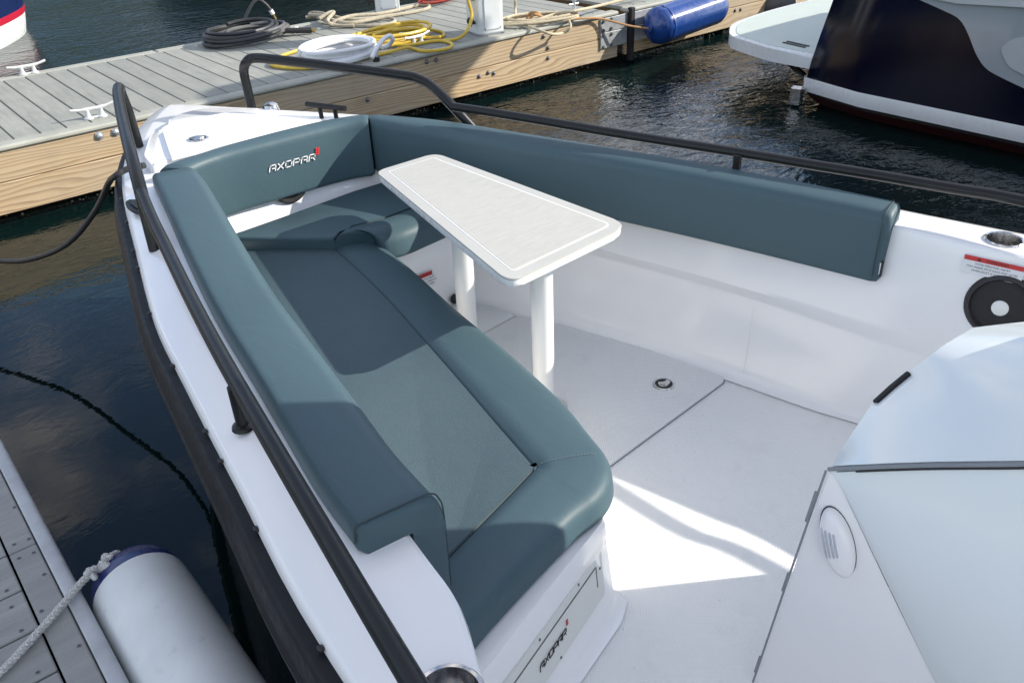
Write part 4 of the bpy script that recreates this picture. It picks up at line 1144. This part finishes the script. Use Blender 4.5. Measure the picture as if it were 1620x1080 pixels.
for k in range(4):
    u = -0.74 + k * 0.24
    ws_ = [(-0.42 + 0.05 * k) * (1 - t_) + (0.50 - 0.02 * k) * t_ for t_ in (0, 0.2, 0.4, 0.6, 0.8, 1.0)]
    pts = [vc + ub * (u + 0.10 * (w_ * w_ - 0.1)) + ua * w_ + fn * (vent_h(u, w_) + 0.0005) for w_ in ws_]
    mb.tube(smooth(pts, 3), [0.0008] + [0.0021] * (3 * (len(pts) - 1) - 1) + [0.0008], 6)
mb.build('louvres', GREYL, vent)
mb = MB(); mb.lathe([(0.006, 0), (0.005, 0.002), (0, 0.0024)], vc - ua * 0.62 + ub * 0.1 + fn * 0.021, fn, 10, False); mb.build('plug', GREYSEAL, vent)
mb = MB(); mb.grid([[vc + (ua * math.cos(t) + ub * math.sin(t)) * s_ + fn * 0.0012 for t in [2 * math.pi * k / 36 for k in range(36)]] for s_ in (1.04, 0.9)], closed_u=True); mb.build('gasket', BLACKP, vent)
# black grab strip let into the hood's front edge
mb = MB(); mb.tube([(1.414, 0.635, 0.924), (1.465, 0.633, 0.936), (1.515, 0.628, 0.949)], 0.0065, 8); mb.build('hood_handle', BLACK, con)
# windscreen and hard top further aft
mb = MB()
ws = [Vector((2.04, 0.10, 0.9)), Vector((2.10, -0.6, 0.9)), Vector((2.12, -1.7, 0.9))]
mb.grid([[p + Vector((0.0, 0, 0)) for p in ws], [p + Vector((-0.05, 0.30 if k_ == 0 else 0.0, 1.25)) for k_, p in enumerate(ws)]])
mb.grid([[p + Vector((0.02, 0, 0)) for p in ws], [p + Vector((-0.03, 0.30 if k_ == 0 else 0.0, 1.25)) for k_, p in enumerate(ws)]])
mb.build('windscreen', GLASS, boat)
mb = MB(); mb.tube([(2.04, 0.11, 0.88), (1.99, 0.41, 2.16)], 0.03, 12); mb.build('windscreen_pillar', BLACK, boat)
mb = MB(); mb.tube([(2.13, -1.72, 0.88), (2.08, -1.74, 2.16)], 0.03, 12); mb.build('windscreen_pillar', BLACK, boat)
mb = MB(); mb.prism(fillet([(0.95, -2.2), (0.95, 0.0), (1.2, 0.30), (1.9, 0.42), (2.2, 0.3), (2.25, -2.2)], 0.12, 5), 2.15, 2.24, 0.03, 3, both=True); mb.build('hard_top', GEL, boat)
mb = MB(); mb.prism([(1.25, -2.3), (1.25, 0.0), (2.05, 0.0), (2.05, -2.3)], FZ, 0.88, 0.02, 2); mb.build('helm_moulding', GEL, boat)

# ================================================================== TABLE
TZ = 0.905
tcorn = [(1.434, 2.533), (1.694, 2.538), (1.727, 1.604), (1.240, 1.565)]
t = thing('cockpit_table', (1.5, 1.9, FZ), 'tapered pale table on two white posts in the middle of the cockpit', 'table')
ctr = sum((Vector(p) for p in tcorn), Vector((0, 0))) / 4
def ring_in(d, rr):
    """table outline moved in by d with rounded corners"""
    n4 = []
    P4 = [Vector(p) for p in tcorn]
    for i in range(4):
        p, a, b = P4[i], P4[i - 1], P4[(i + 1) % 4]
        e1, e2 = (p - a).normalized(), (b - p).normalized()
        n1, n2 = Vector((-e1.y, e1.x)), Vector((-e2.y, e2.x))
        if n1.dot(ctr - p) < 0: n1 = -n1
        if n2.dot(ctr - p) < 0: n2 = -n2
        n4.append(p + (n1 + n2) * d / (1 + n1.dot(n2)))
    return fillet(n4, [max(0.006, r_ - d * 0.9) for r_ in rr], 6)
TR4 = [0.035, 0.045, 0.06, 0.05]
mb = MB(); mb.prism(ring_in(0, TR4), TZ - 0.006, TZ, 0.002, 1); mb.build('tabletop', TEDGE, t)
mb = MB(); mb.prism(ring_in(0.002, TR4), TZ - 0.029, TZ - 0.0065, 0.006, 2, both=True); mb.build('tabletop_rim', TWHITE, t)
mb = MB(); mb.prism(ring_in(0.036, TR4), TZ - 0.001, TZ + 0.0008); mb.build('inlay_line', WHITEP, t)
mb = MB(); mb.prism(ring_in(0.0405, TR4), TZ - 0.001, TZ + 0.0016); mb.build('table_panel', TABLE, t)
for (x, y) in ((1.508, 2.150), (1.477, 1.712)):
    mb = MB(); mb.lathe([(0.0335, 0.006), (0.0335, 0.20), (0.0340, 0.2005), (0.0340, TZ - FZ - 0.06), (0.0365, TZ - FZ - 0.058), (0.0365, TZ - FZ - 0.029)], (x, y, FZ), (0, 0, 1), 32); lg = mb.build('leg', POLEW, t)
    mb = MB(); mb.lathe([(0.068, 0.006), (0.066, 0.012), (0.045, 0.018), (0.036, 0.03), (0.034, 0.03)], (x + 0.006, y - 0.004, FZ), (0, 0, 1), 28, False); mb.build('floor_socket', STEEL, lg)

# ================================================================== CUSHIONS
CG = 'teal boat cushions around the cockpit'
ST = 0.65
def cushion(name, loc, label): return thing(name, loc, label, 'cushion', CG)
# --- port backrest: pad over the coaming with an inner flap
po = [(0.436, 0.99), (0.452, 1.156), (0.487, 1.36), (0.522, 1.569), (0.575, 1.89), (0.646, 2.233), (0.735, 2.63), (0.80, 2.93)]
pos = [Vector((p.x, p.y)) for p in smooth([(*p, 0) for p in po], 5)]
pin = offset(pos, -0.165)
pin[-1] = Vector((0.955, 2.905)); pin[-2] = pin[-2].lerp(Vector((0.945, 2.86)), 0.5)
o = cushion('backrest_cushion', (0.6, 1.8, GZ), 'long teal backrest along the port rail, its aft end in shade')
profL = fillet([(0.0, 0.905), (0.02, 0.958), (0.93, 0.958), (1.0, 0.90), (1.0, 0.66), (0.66, 0.66), (0.62, 0.905)], [0.015, 0.10, 0.14, 0.05, 0.05, 0.03, 0.005], 5)
# fillet works in (t, z) with t in cushion widths: convert so corners are round in metres
WL = 0.165
profL = [(p.x / WL, p.y) for p in fillet([(0.0, 0.905), (0.004, 0.960), (0.150, 0.957), (0.168, 0.90), (0.165, 0.66), (0.105, 0.66), (0.100, 0.905)], [0.012, 0.022, 0.034, 0.03, 0.02, 0.02, 0.004], 6)]
pairs = list(zip(pos, pin))
dirn = (pairs[0][0] - pairs[1][0]).normalized()
e1p = [(a + dirn * 0.010, b + dirn * 0.010) for a, b in pairs[:1]]
pairs = e1p + pairs
dn = (pairs[-1][0] - pairs[-2][0]).normalized()
pairs = pairs + [(pairs[-1][0] + dn * 0.012, pairs[-1][1] + dn * 0.012)]
mb = MB(); pair_loft(mb, pairs, profL, {0: 0.90, len(pairs) - 1: 0.90}); mb.build('pad', VINYL, o, angle=50)
a, b = pairs[1]
sm_pts = [(a.x + (b.x - a.x) * t_, a.y + (b.y - a.y) * t_, z) for t_, z in [(-0.005, 0.925), (0.02, 0.957), (0.12, 0.962), (0.5, 0.961), (0.86, 0.958), (0.98, 0.935), (1.012, 0.89), (1.01, 0.72)]]
mb = MB(); mb.tube(smooth(sm_pts, 4), 0.0016, 6); mb.build('end_seam', SEAM, o)
# --- bow backrest
bo = [(0.845, 3.005), (0.96, 3.025), (1.08, 3.05), (1.245, 3.065), (1.38, 3.068), (1.51, 3.062), (1.64, 3.03), (1.70, 2.995)]
bi_ = [(0.925, 2.925), (0.99, 2.952), (1.10, 2.972), (1.25, 2.975), (1.38, 2.976), (1.51, 2.972), (1.60, 2.958), (1.655, 2.935)]
bo_s = [Vector((p.x, p.y)) for p in smooth([(*p, 0) for p in bo], 5)]; bi_s = [Vector((p.x, p.y)) for p in smooth([(*p, 0) for p in bi_], 5)]
o = cushion('backrest_cushion', (1.3, 3.02, 0.7), 'teal bow backrest carrying white lettering and a red emblem')
WB = 0.092
profB = [(p.x / WB, p.y) for p in fillet([(0.0, 0.90), (0.006, 0.960), (0.090, 0.955), (0.094, 0.72), (0.02, 0.72)], [0.01, 0.03, 0.034, 0.02, 0.01], 6)]
pairs = list(zip(bo_s, bi_s))
mb = MB(); pair_loft(mb, pairs, profB, {0: 0.93, len(pairs) - 1: 0.95}); bp = mb.build('pad', VINYL, o, angle=50)
def face_y(x): return float(np.interp(x, [p[0] for p in bi_], [p[1] for p in bi_]))
lo = Vector((1.234, 2.974, 0.841)); hi = Vector((1.427, 2.972, 0.854))
ux = (hi - lo); ux = Vector((ux.x, 0, ux.z)); 
cell = 0.0250
lo = Vector((lo.x, face_y(lo.x + 0.1) - 0.0035, lo.z))
mb = MB(); lettering(mb, 'AXOPAR', lo, Vector((1, 0, 0)) * cell, Vector((0, 0, 1)) * 0.0215, (0, -1, 0), adv=1.32, w=0.17, slant=0.25); mb.build('lettering', WHITEP, o)
mb = MB()
ex = lo.x + 6 * cell * 1.32 + 0.002
for i in range(2):
    for j in range(3):
        quad_slab(mb, (ex + 0.0088 * i + 0.0025 * j, lo.y, lo.z + 0.020 + 0.0095 * j), (1, 0, 0), (0.15, 0, 1), 0.0075, 0.008, 0.0015)
mb.build('emblem', RED, o)
# --- starboard backrest
so = [(1.69, 3.00), (1.78, 2.88), (1.87, 2.70), (1.965, 2.42), (2.078, 2.06), (2.18, 1.73), (2.26, 1.41), (2.318, 1.115)]
si = [(1.665, 2.925), (1.705, 2.80), (1.775, 2.61), (1.865, 2.32), (1.965, 2.02), (2.06, 1.69), (2.135, 1.39), (2.205, 1.085)]
so_s = [Vector((p.x, p.y)) for p in smooth([(*p, 0) for p in so], 5)]; si_s = [Vector((p.x, p.y)) for p in smooth([(*p, 0) for p in si], 5)]
o = cushion('backrest_cushion', (2.0, 2.0, 0.74), 'long teal backrest along the starboard side behind the table')
WS = 0.108
profS = [(p.x / WS, p.y) for p in fillet([(0.0, 0.895), (0.008, 0.962), (0.102, 0.950), (0.112, 0.735), (0.03, 0.735)], [0.01, 0.034, 0.036, 0.02, 0.01], 6)]
pairs = list(zip(so_s, si_s))
dn = (pairs[-1][0] - pairs[-2][0]).normalized()
pairs += [(pairs[-1][0] + dn * 0.016, pairs[-1][1] + dn * 0.016), (pairs[-1][0] + dn * 0.024, pairs[-1][1] + dn * 0.024)]
n_ = len(pairs)
mb = MB(); pair_loft(mb, pairs, profS, {0: 0.95, n_ - 2: 0.97, n_ - 1: 0.86}); mb.build('pad', VINYL, o, angle=50)
a, b = pairs[n_ - 3]
sp_ = [(a.x + (b.x - a.x) * t_, a.y + (b.y - a.y) * t_ - 0.004, z) for t_, z in [(0.2, 0.958), (0.6, 0.958), (0.88, 0.950), (0.99, 0.925), (1.03, 0.88), (1.05, 0.76)]]
mb = MB(); mb.tube(smooth(sp_, 4), 0.002, 6); mb.build('end_seam', SEAM, o)
tg = Vector((2.325, 1.109, 0.770))
mb = MB(); mb.box((b.x + 0.010, b.y - 0.014, 0.785), (0.006, 0.024, 0.05), bevel=0.002); tgo = mb.build('care_tag', BLACKP, o)
mb = MB(); mb.box((b.x + 0.0065, b.y - 0.014, 0.785), (0.002, 0.012, 0.036)); mb.build('tag_print', WHITEP, tgo)

# --- port seat: flat panel with a rolled bolster along the aisle and the aft edge
seam_c = (0.995, 1.195, 0.650)
s_in = [(1.261, 2.620), (1.202, 2.196), (1.104, 1.710), (1.037, 1.400), (0.998, 1.214)]
aft_in = [(0.978, 1.190), (0.835, 1.147), (0.694, 1.107), (0.585, 1.074)]
s_out = [(1.412, 2.602), (1.372, 2.271), (1.314, 1.932), (1.273, 1.631), (1.225, 1.362)]
c_out = [(1.179, 1.206), (1.149, 1.118), (1.103, 1.060), (1.036, 1.028)]
aft_out = [(0.951, 1.019), (0.782, 0.981), (0.649, 0.947), (0.550, 0.917)]
o = cushion('seat_cushion', (0.95, 1.8, SB), 'long teal port seat cushion with rolled edge, half in table shade')
pin_s = [Vector((p[0], p[1])) for p in s_in]; pout_s = [Vector((p[0], p[1])) for p in s_out]
pairs = list(zip(pin_s, pout_s))
cv = Vector((seam_c[0], seam_c[1]))
for q in c_out: pairs.append((cv, Vector((q[0], q[1]))))
pairs += list(zip([Vector((p[0], p[1])) for p in aft_in], [Vector((p[0], p[1])) for p in aft_out]))
A_s = smooth([(*p[0], 0) for p in pairs], 5); B_s = smooth([(*p[1], 0) for p in pairs], 5)
pairs = list(zip(A_s, B_s))
WP = 0.155
profP = [(p.x / WP, p.y) for p in fillet([(-0.004, ST - 0.030), (0.004, ST - 0.004), (0.03, ST + 0.008), (0.10, ST + 0.010), (0.160, ST + 0.001), (0.168, SB + 0.004), (0.0, SB)], [0.004, 0.006, 0.02, 0.04, 0.034, 0.015, 0.004], 6)]
mb = MB(); pair_loft(mb, pairs, profP, {0: 0.97}); mb.build('bolster', VINYL, o, angle=60)
pan = [Vector((p.x, p.y)) for p in A_s[:]]
poly = [p for p in pan] + [Vector((0.62, 1.10)), Vector((0.66, 1.5)), Vector((0.74, 2.0)), Vector((0.86, 2.5)), Vector((1.015, 2.914, 0.650)[:2])]
mb = MB(); mb.prism(poly, SB, ST - 0.001, 0.007, 3); mb.build('panel', VPANEL, o, angle=50)
mb = MB(); mb.tube([(p.x, p.y, ST - 0.006) for p in A_s], 0.0035, 6); mb.build('piping', SEAM, o)
def stitches(name, pts, parent, step=0.008, ln=0.0045):
    pts = resample(pts, max(2, int(sum((Vector(b) - Vector(a)).length for a, b in zip(pts, pts[1:])) / step)))
    mb = MB()
    for a, b in zip(pts, pts[1:]):
        dd = (b - a).normalized(); mb.tube([a, a + dd * ln], 0.0009, 4)
    return mb.build(name, STITCH, parent, kind='stuff')
k0 = 5 * 5
ca, cb = Vector((cv.x, cv.y)), B_s[k0 + 5]
stitches('stitching', [(ca.x + (cb.x - ca.x) * t_, ca.y + (cb.y - ca.y) * t_, ST + float(np.interp(t_, [0, 0.06, 0.2, 0.5, 0.8, 0.95], [0.0, 0.006, 0.0105, 0.0128, 0.009, 0.0]))) for t_ in (0.1, 0.2, 0.35, 0.5, 0.65, 0.8, 0.9)], o)
# --- bow seat, a step higher than the port seat
TB, BB = 0.69, 0.60
o = cushion('seat_cushion', (1.4, 2.9, BB), 'short teal bow seat cushion under the forward backrest')
f_in = [(1.231, 2.566), (1.336, 2.622), (1.477, 2.603), (1.649, 2.618), (1.779, 2.642)]
f_out = [(1.386, 2.520), (1.383, 2.456), (1.459, 2.434), (1.565, 2.444), (1.679, 2.459)]
i2 = [Vector((p[0], p[1])) for p in f_in]; o2l = [Vector((p[0], p[1])) for p in f_out]
i2[0] = Vector((1.258, 2.577, 0.690)[:2]); 
i2.append(i2[-1] + Vector((0.10, 0.01))); o2l.append(o2l[-1] + Vector((0.10, 0.01)))
A2 = smooth([(*p, 0) for p in i2], 5); B2 = smooth([(*p, 0) for p in o2l], 5)
profF = [(p.x / 0.16, p.y) for p in fillet([(-0.004, TB - 0.030), (0.004, TB - 0.002), (0.03, TB + 0.016), (0.09, TB + 0.026), (0.152, TB + 0.004), (0.168, BB + 0.006), (0.0, BB)], [0.004, 0.006, 0.025, 0.05, 0.055, 0.02, 0.004], 6)]
mb = MB(); pair_loft(mb, list(zip(A2, B2)), profF, {0: 0.95}); mb.build('bolster', VINYL, o, angle=60)
bs = [Vector((p.x, p.y)) for p in A2] + [Vector((1.72, 2.90)), Vector((1.678, 2.897, 0.690)[:2]), Vector((1.546, 2.923, 0.690)[:2]), Vector((1.218, 2.876, 0.690)[:2]), Vector((0.995, 2.872, 0.690)[:2]), Vector((0.998, 2.824, 0.690)[:2])]
mb = MB(); mb.prism(bs, BB, TB + 0.006, 0.014, 3); mb.build('panel', VINYL, o, angle=50)
mb = MB(); mb.tube([(p.x, p.y, TB + 0.001) for p in A2], 0.003, 6); mb.build('piping', SEAM, o)
# platform that carries both seats
mb = MB(); mb.prism([(0.534, 0.874), (1.063, 1.04), (1.105, 1.21), (1.228, 1.904), (1.28, 2.25), (1.35, 2.457), (1.42, 2.55), (1.0, 2.60), (0.69, 2.04), (0.576, 1.394)], 0.50, SB + 0.0005); mb.build('bench_top', GEL, boat)
mb = MB(); mb.prism([(1.386, 2.542), (1.395, 2.496), (1.490, 2.492), (1.660, 2.489), (1.725, 2.489)] + [(1.76, 2.75), (1.74, 3.0), (1.0, 3.0), (1.0, 2.55)], 0.50, BB - 0.001, 0.008, 2); mb.build('bow_bench', GEL, boat)
mb = MB(); mb.prism([Vector((p[0] * 0.995, p[1] + 0.012)) for p in [(1.386, 2.542), (1.395, 2.496), (1.490, 2.492), (1.660, 2.489), (1.725, 2.489)]] + [(1.76, 2.75), (1.74, 3.0), (1.0, 3.0), (1.0, 2.55)], FZ - 0.01, 0.502); mb.build('bow_riser', GEL, boat)

# ================================================================== BLACK CORD FROM THE BOW
o = thing('mooring_line', (0.6, 3.2, 0.8), 'black cord led over the port bow and down to the left', 'cord')
cp = [(0.841, 3.124, 0.930), (0.817, 3.149, 0.925), (0.777, 3.155, 0.920), (0.748, 3.179, 0.900), (0.776, 3.424, 0.800), (0.735, 3.608, 0.640), (0.634, 3.753, 0.490), (0.534, 3.994, 0.370), (0.424, 4.218, 0.310), (0.20, 4.62, 0.30), (-0.02, 4.75, 0.42), (-0.2, 4.8, 0.455)]
mb = MB(); mb.tube(smooth(cp, 6), 0.0115, 10); mb.build('cord', HOSEK, o)

# ================================================================== NAVY MOTOR BOAT ON THE RIGHT
nb = thing('moored_boat', (6.9, 1.5, 0), 'large navy motor boat with white boot stripe and swim platform', 'boat')
HX = 5.72
def side_row(z, flare, y1):
    ys = np.linspace(y1, -8.0, 24)
    return [(HX + flare + 0.0 * y + (0.10 * max(0.0, (y - (y1 - 0.12)) / 0.12) ** 2), float(y), z) for y in ys]
def strip(name, mat, zs, angle=60):
    mb = MB(); rows = [side_row(z, fl, y1) for z, fl, y1 in zs]
    ends = []
    for r, (z, fl, y1) in zip(rows, zs):      # turn the corner into the transom
        tr = [(HX + fl + 0.10 + 0.06, y1 + 0.03, z), (HX + fl + 0.5, y1 + 0.05, z), (HX + fl + 2.9, y1 + 0.05, z)]
        ends.append(tr[::-1] + r)
    mb.grid(ends)
    return mb.build(name, mat, nb, angle=angle)
strip('antifouling', ANTIF, [(-0.5, 0.5, 3.55), (-0.05, 0.17, 3.60), (0.03, 0.05, 3.62), (0.068, 0.006, 3.63)])
strip('waterline', BLACK, [(0.069, 0.004, 3.635), (0.088, 0.003, 3.64)])
strip('boot_stripe', BOOT, [(0.089, -0.002, 3.66), (0.11, -0.004, 3.665), (0.185, -0.006, 3.675), (0.190, -0.003, 3.675)])
strip('topsides', NAVY, [(0.188, 0.0, 3.655), (0.30, 0.003, 3.64), (0.50, 0.012, 3.60), (0.78, 0.03, 3.54), (1.05, 0.055, 3.47), (1.35, 0.09, 3.38)])
# silver upper side: a swoosh panel standing proud of the navy, with a recessed window
sw = [(2.98, 0.86), (2.80, 0.815), (2.58, 0.755), (2.50, 0.66), (2.43, 0.558), (2.35, 0.483), (2.20, 0.438), (2.09, 0.410), (1.6, 0.30), (0.9, 0.22), (-0.2, 0.20), (-8.0, 0.20), (-8.0, 1.36), (3.1, 1.36), (3.05, 1.0)]
swf = [Vector((p.x, p.y)) for p in fillet(sw, [0.05, 0.1, 0.1, 0.05, 0.08, 0.08, 0.1, 0.1, 0.1, 0.1, 0.1, 0, 0, 0.05, 0.1], 3)]
mb = MB(); mb.prism(swf, 0, 1)
def hx_at(z): return HX + float(np.interp(z, [0.18, 0.5, 0.78, 1.05, 1.35], [0.0, 0.012, 0.03, 0.055, 0.09]))
for vv in mb.bm.verts:
    yy, zz, dpt = vv.co.x, vv.co.y, vv.co.z
    vv.co = Vector((hx_at(zz) - (0.012 if dpt > 0.5 else -0.01), yy, zz))
mb.build('side_panel', SILVER, nb, angle=40)
wp = fillet([(2.30, 0.62), (2.22, 0.70), (1.2, 0.66), (-1.0, 0.62), (-1.0, 0.36), (1.6, 0.42), (2.05, 0.47), (2.22, 0.52)], [0.04, 0.05, 0.1, 0.1, 0.1, 0.1, 0.05, 0.04], 4)
for nm, pol, x_, mt in (('window_frame', wp, -0.018, SILVER2), ('window', [p + (Vector((0.6, 0.54)) - p) * 0.16 for p in wp], -0.022, SILVER)):
    mb = MB(); mb.prism(pol, 0, 1)
    for vv in mb.bm.verts:
        yy, zz, dpt = vv.co.x, vv.co.y, vv.co.z
        vv.co = Vector((hx_at(zz) + (x_ if dpt > 0.5 else 0.0), yy, zz))
    mb.build(nm, mt, nb, angle=40)
mb = MB(); mb.prism([(1.8, 0.885), (2.62, 0.84), (2.98, 0.865), (2.9, 0.90), (1.8, 0.93)], 0, 1)
for vv in mb.bm.verts:
    yy, zz, dpt = vv.co.x, vv.co.y, vv.co.z
    vv.co = Vector((hx_at(zz) - (0.03 if dpt > 0.5 else 0.0), yy, zz))
mb.build('styling_line', SILVER2, nb, angle=40)
mb = MB(); mb.prism(fillet([(HX + 0.1, -8), (HX + 0.1, 3.3), (HX + 0.4, 3.4), (HX + 2.9, 3.4), (HX + 2.9, -8)], 0.1, 3), 1.34, 1.40, 0.02); mb.build('deck', BOOT, nb)
mb = MB(); mb.prism(fillet([(HX + 0.35, -6), (HX + 0.35, 2.6), (HX + 0.6, 3.0), (HX + 2.2, 3.0), (HX + 2.45, 2.6), (HX + 2.45, -6)], 0.2, 4), 1.39, 2.75, 0.15, 3); mb.build('cabin', BOOT, nb)
mb = MB(); mb.prism(fillet([(HX + 0.25, 0.9), (HX + 0.25, 3.2), (HX + 2.55, 3.2), (HX + 2.55, 0.9)], 0.2, 4), 2.95, 3.05, 0.03, 2, both=True); mb.build('hard_top', BOOT, nb)
for xx in (HX + 0.5, HX + 2.3):
    mb = MB(); mb.cyl((xx, 2.5, 2.7), (xx, 2.7, 2.97), 0.03, 8); mb.build('post', BLACK, nb)
mb = MB(); mb.prism(fillet([(HX + 0.34, -3), (HX + 0.34, 2.2), (HX + 0.36, 2.2), (HX + 0.36, -3)], 0.001, 1), 1.9, 2.5); mb.build('cabin_window', GLASS, nb)
# swim platform
spf = fillet([(5.83, 3.62), (5.83, 4.02), (5.98, 4.52), (6.35, 4.80), (7.0, 4.90), (8.4, 4.90), (8.4, 3.62)], [0, 0.1, 0.14, 0.2, 0.3, 0.1, 0], 5)
mb = MB(); mb.prism(spf, 0.25, 0.345, 0.022, 3); plf = mb.build('swim_platform', BOOT, nb)
mb = MB(); mb.prism([Vector((6.9, 4.2)) + (p - Vector((6.9, 4.2))) * 0.93 for p in spf], 0.344, 0.349); mb.build('platform_pad', PLATF, plf)
mb = MB()
for k in range(2): mb.box((6.02 + 0.05 * k, 3.93, 0.352), (0.018, 0.22, 0.008), Matrix.Rotation(R(-8), 3, 'Z'))
mb.build('drain_slots', BLACKP, plf)
mb = MB(); mb.box((5.93, 4.30, 0.318), (0.012, 0.16, 0.02), Matrix.Rotation(R(-18), 3, 'Z'), 0.003); mb.build('platform_light', BOOT, plf)
for dx in (0.0, 0.05):
    mb = MB(); mb.cyl((6.12 + dx, 4.2, 0.26), (5.86 + dx, 3.70, 0.17), 0.012, 8); mb.build('strut', BLACK, plf)
mb = MB(); mb.box((5.80, 3.70, 0.05), (0.10, 0.10, 0.16), Matrix.Rotation(R(20), 3, 'Z'), 0.02); mb.build('trim_tab', STEEL, nb)

# ================================================================== STRIPED BOAT TOP LEFT
lb = thing('moored_boat', (0.9, 12.0, 0), 'blue boat with red and white waterline stripes across the main dock', 'boat')
cur = [(-4.0, 8.9), (-1.0, 9.35), (0.6, 10.0), (1.55, 10.75), (2.10, 11.45), (2.36, 12.05), (2.40, 12.8), (2.2, 13.8)]
cur = [Vector((p.x, p.y)) for p in smooth([(*p, 0) for p in cur], 5)]
for nm, mt, zz in (('bottom', BOOT, [(-0.3, 0.20), (-0.02, 0.03), (0.10, 0.0), (0.20, -0.02)]), ('stripe', REDH, [(0.201, -0.024), (0.235, -0.03), (0.275, -0.035)]), ('topsides', NAVY2, [(0.276, -0.036), (0.6, -0.10), (1.3, -0.25)])):
    mb = MB(); mb.grid([[(p.x, p.y, z) for p in offset(cur, d_)] for z, d_ in zz]); mb.build(nm, mt, lb, angle=60)
mb = MB(); pts = offset(cur, -0.25); mb.fill([[(p.x, p.y, 1.3) for p in pts] + [(-4.0, 13.8, 1.3)]]); mb.build('deck', BOOT, lb, smooth=False)

# ================================================================== DARK BOAT BEYOND THE MAIN DOCK (seen in the water)
db = thing('moored_boat', (8.5, 16.5, 0), 'dark hulled cruiser mirrored in the water behind the white pedestals', 'boat')
hullp = [Vector((p.x, p.y)) for p in smooth([(5.9, 18.2, 0), (6.0, 16.2, 0), (6.8, 14.9, 0), (9.0, 14.5, 0), (14.0, 14.5, 0), (14.2, 16.5, 0), (14.0, 18.2, 0), (9.0, 18.4, 0), (6.5, 18.6, 0)], 5, True)]
mb = MB(); mb.grid([[(p.x, p.y, z) for p in offset(hullp, d_, True)] for z, d_ in ((-0.5, 0.25), (0.0, 0.1), (1.0, 0.0), (1.9, -0.1))], closed_u=True); mb.build('hull', HULL, db, angle=60)
mb = MB(); mb.fill([[(p.x, p.y, 1.9) for p in hullp]]); mb.build('deck', GREYSEAL, db, smooth=False)
mb = MB(); mb.prism(fillet([(7.2, 15.3), (13.4, 15.2), (13.4, 17.8), (7.2, 17.6)], 0.3, 4), 1.88, 3.6, 0.2, 3); mb.build('cabin', GREYSEAL, db)

# ================================================================== ADDED UNSEEN RIDGE (darkens the sky mirrored in the open water)
HILLM = mottled('added_hill_slope', (0.035, 0.055, 0.045), 0.9, var=0.5, scale=0.08)
rnd = random.Random(5)
mb = MB(); rows = [[], [], [], []]
for k in range(61):
    a = R(15 + 150 * k / 60)
    hgt = 30 + 8 * math.sin(k * 0.31 + 0.8) + 5 * math.sin(k * 0.83) + rnd.uniform(-2.0, 2.0)
    for row, (rad, f) in zip(rows, ((118, 0.0), (122, 0.35), (135, 0.8), (152, 1.0))):
        row.append((rad * math.cos(a), rad * math.sin(a), WZ - 0.5 + hgt * f))
mb.grid(rows); tag(mb.build('added_hills', HILLM.m, angle=80), 'added unseen ridge that darkens the sky mirrored in the water', kind='structure')
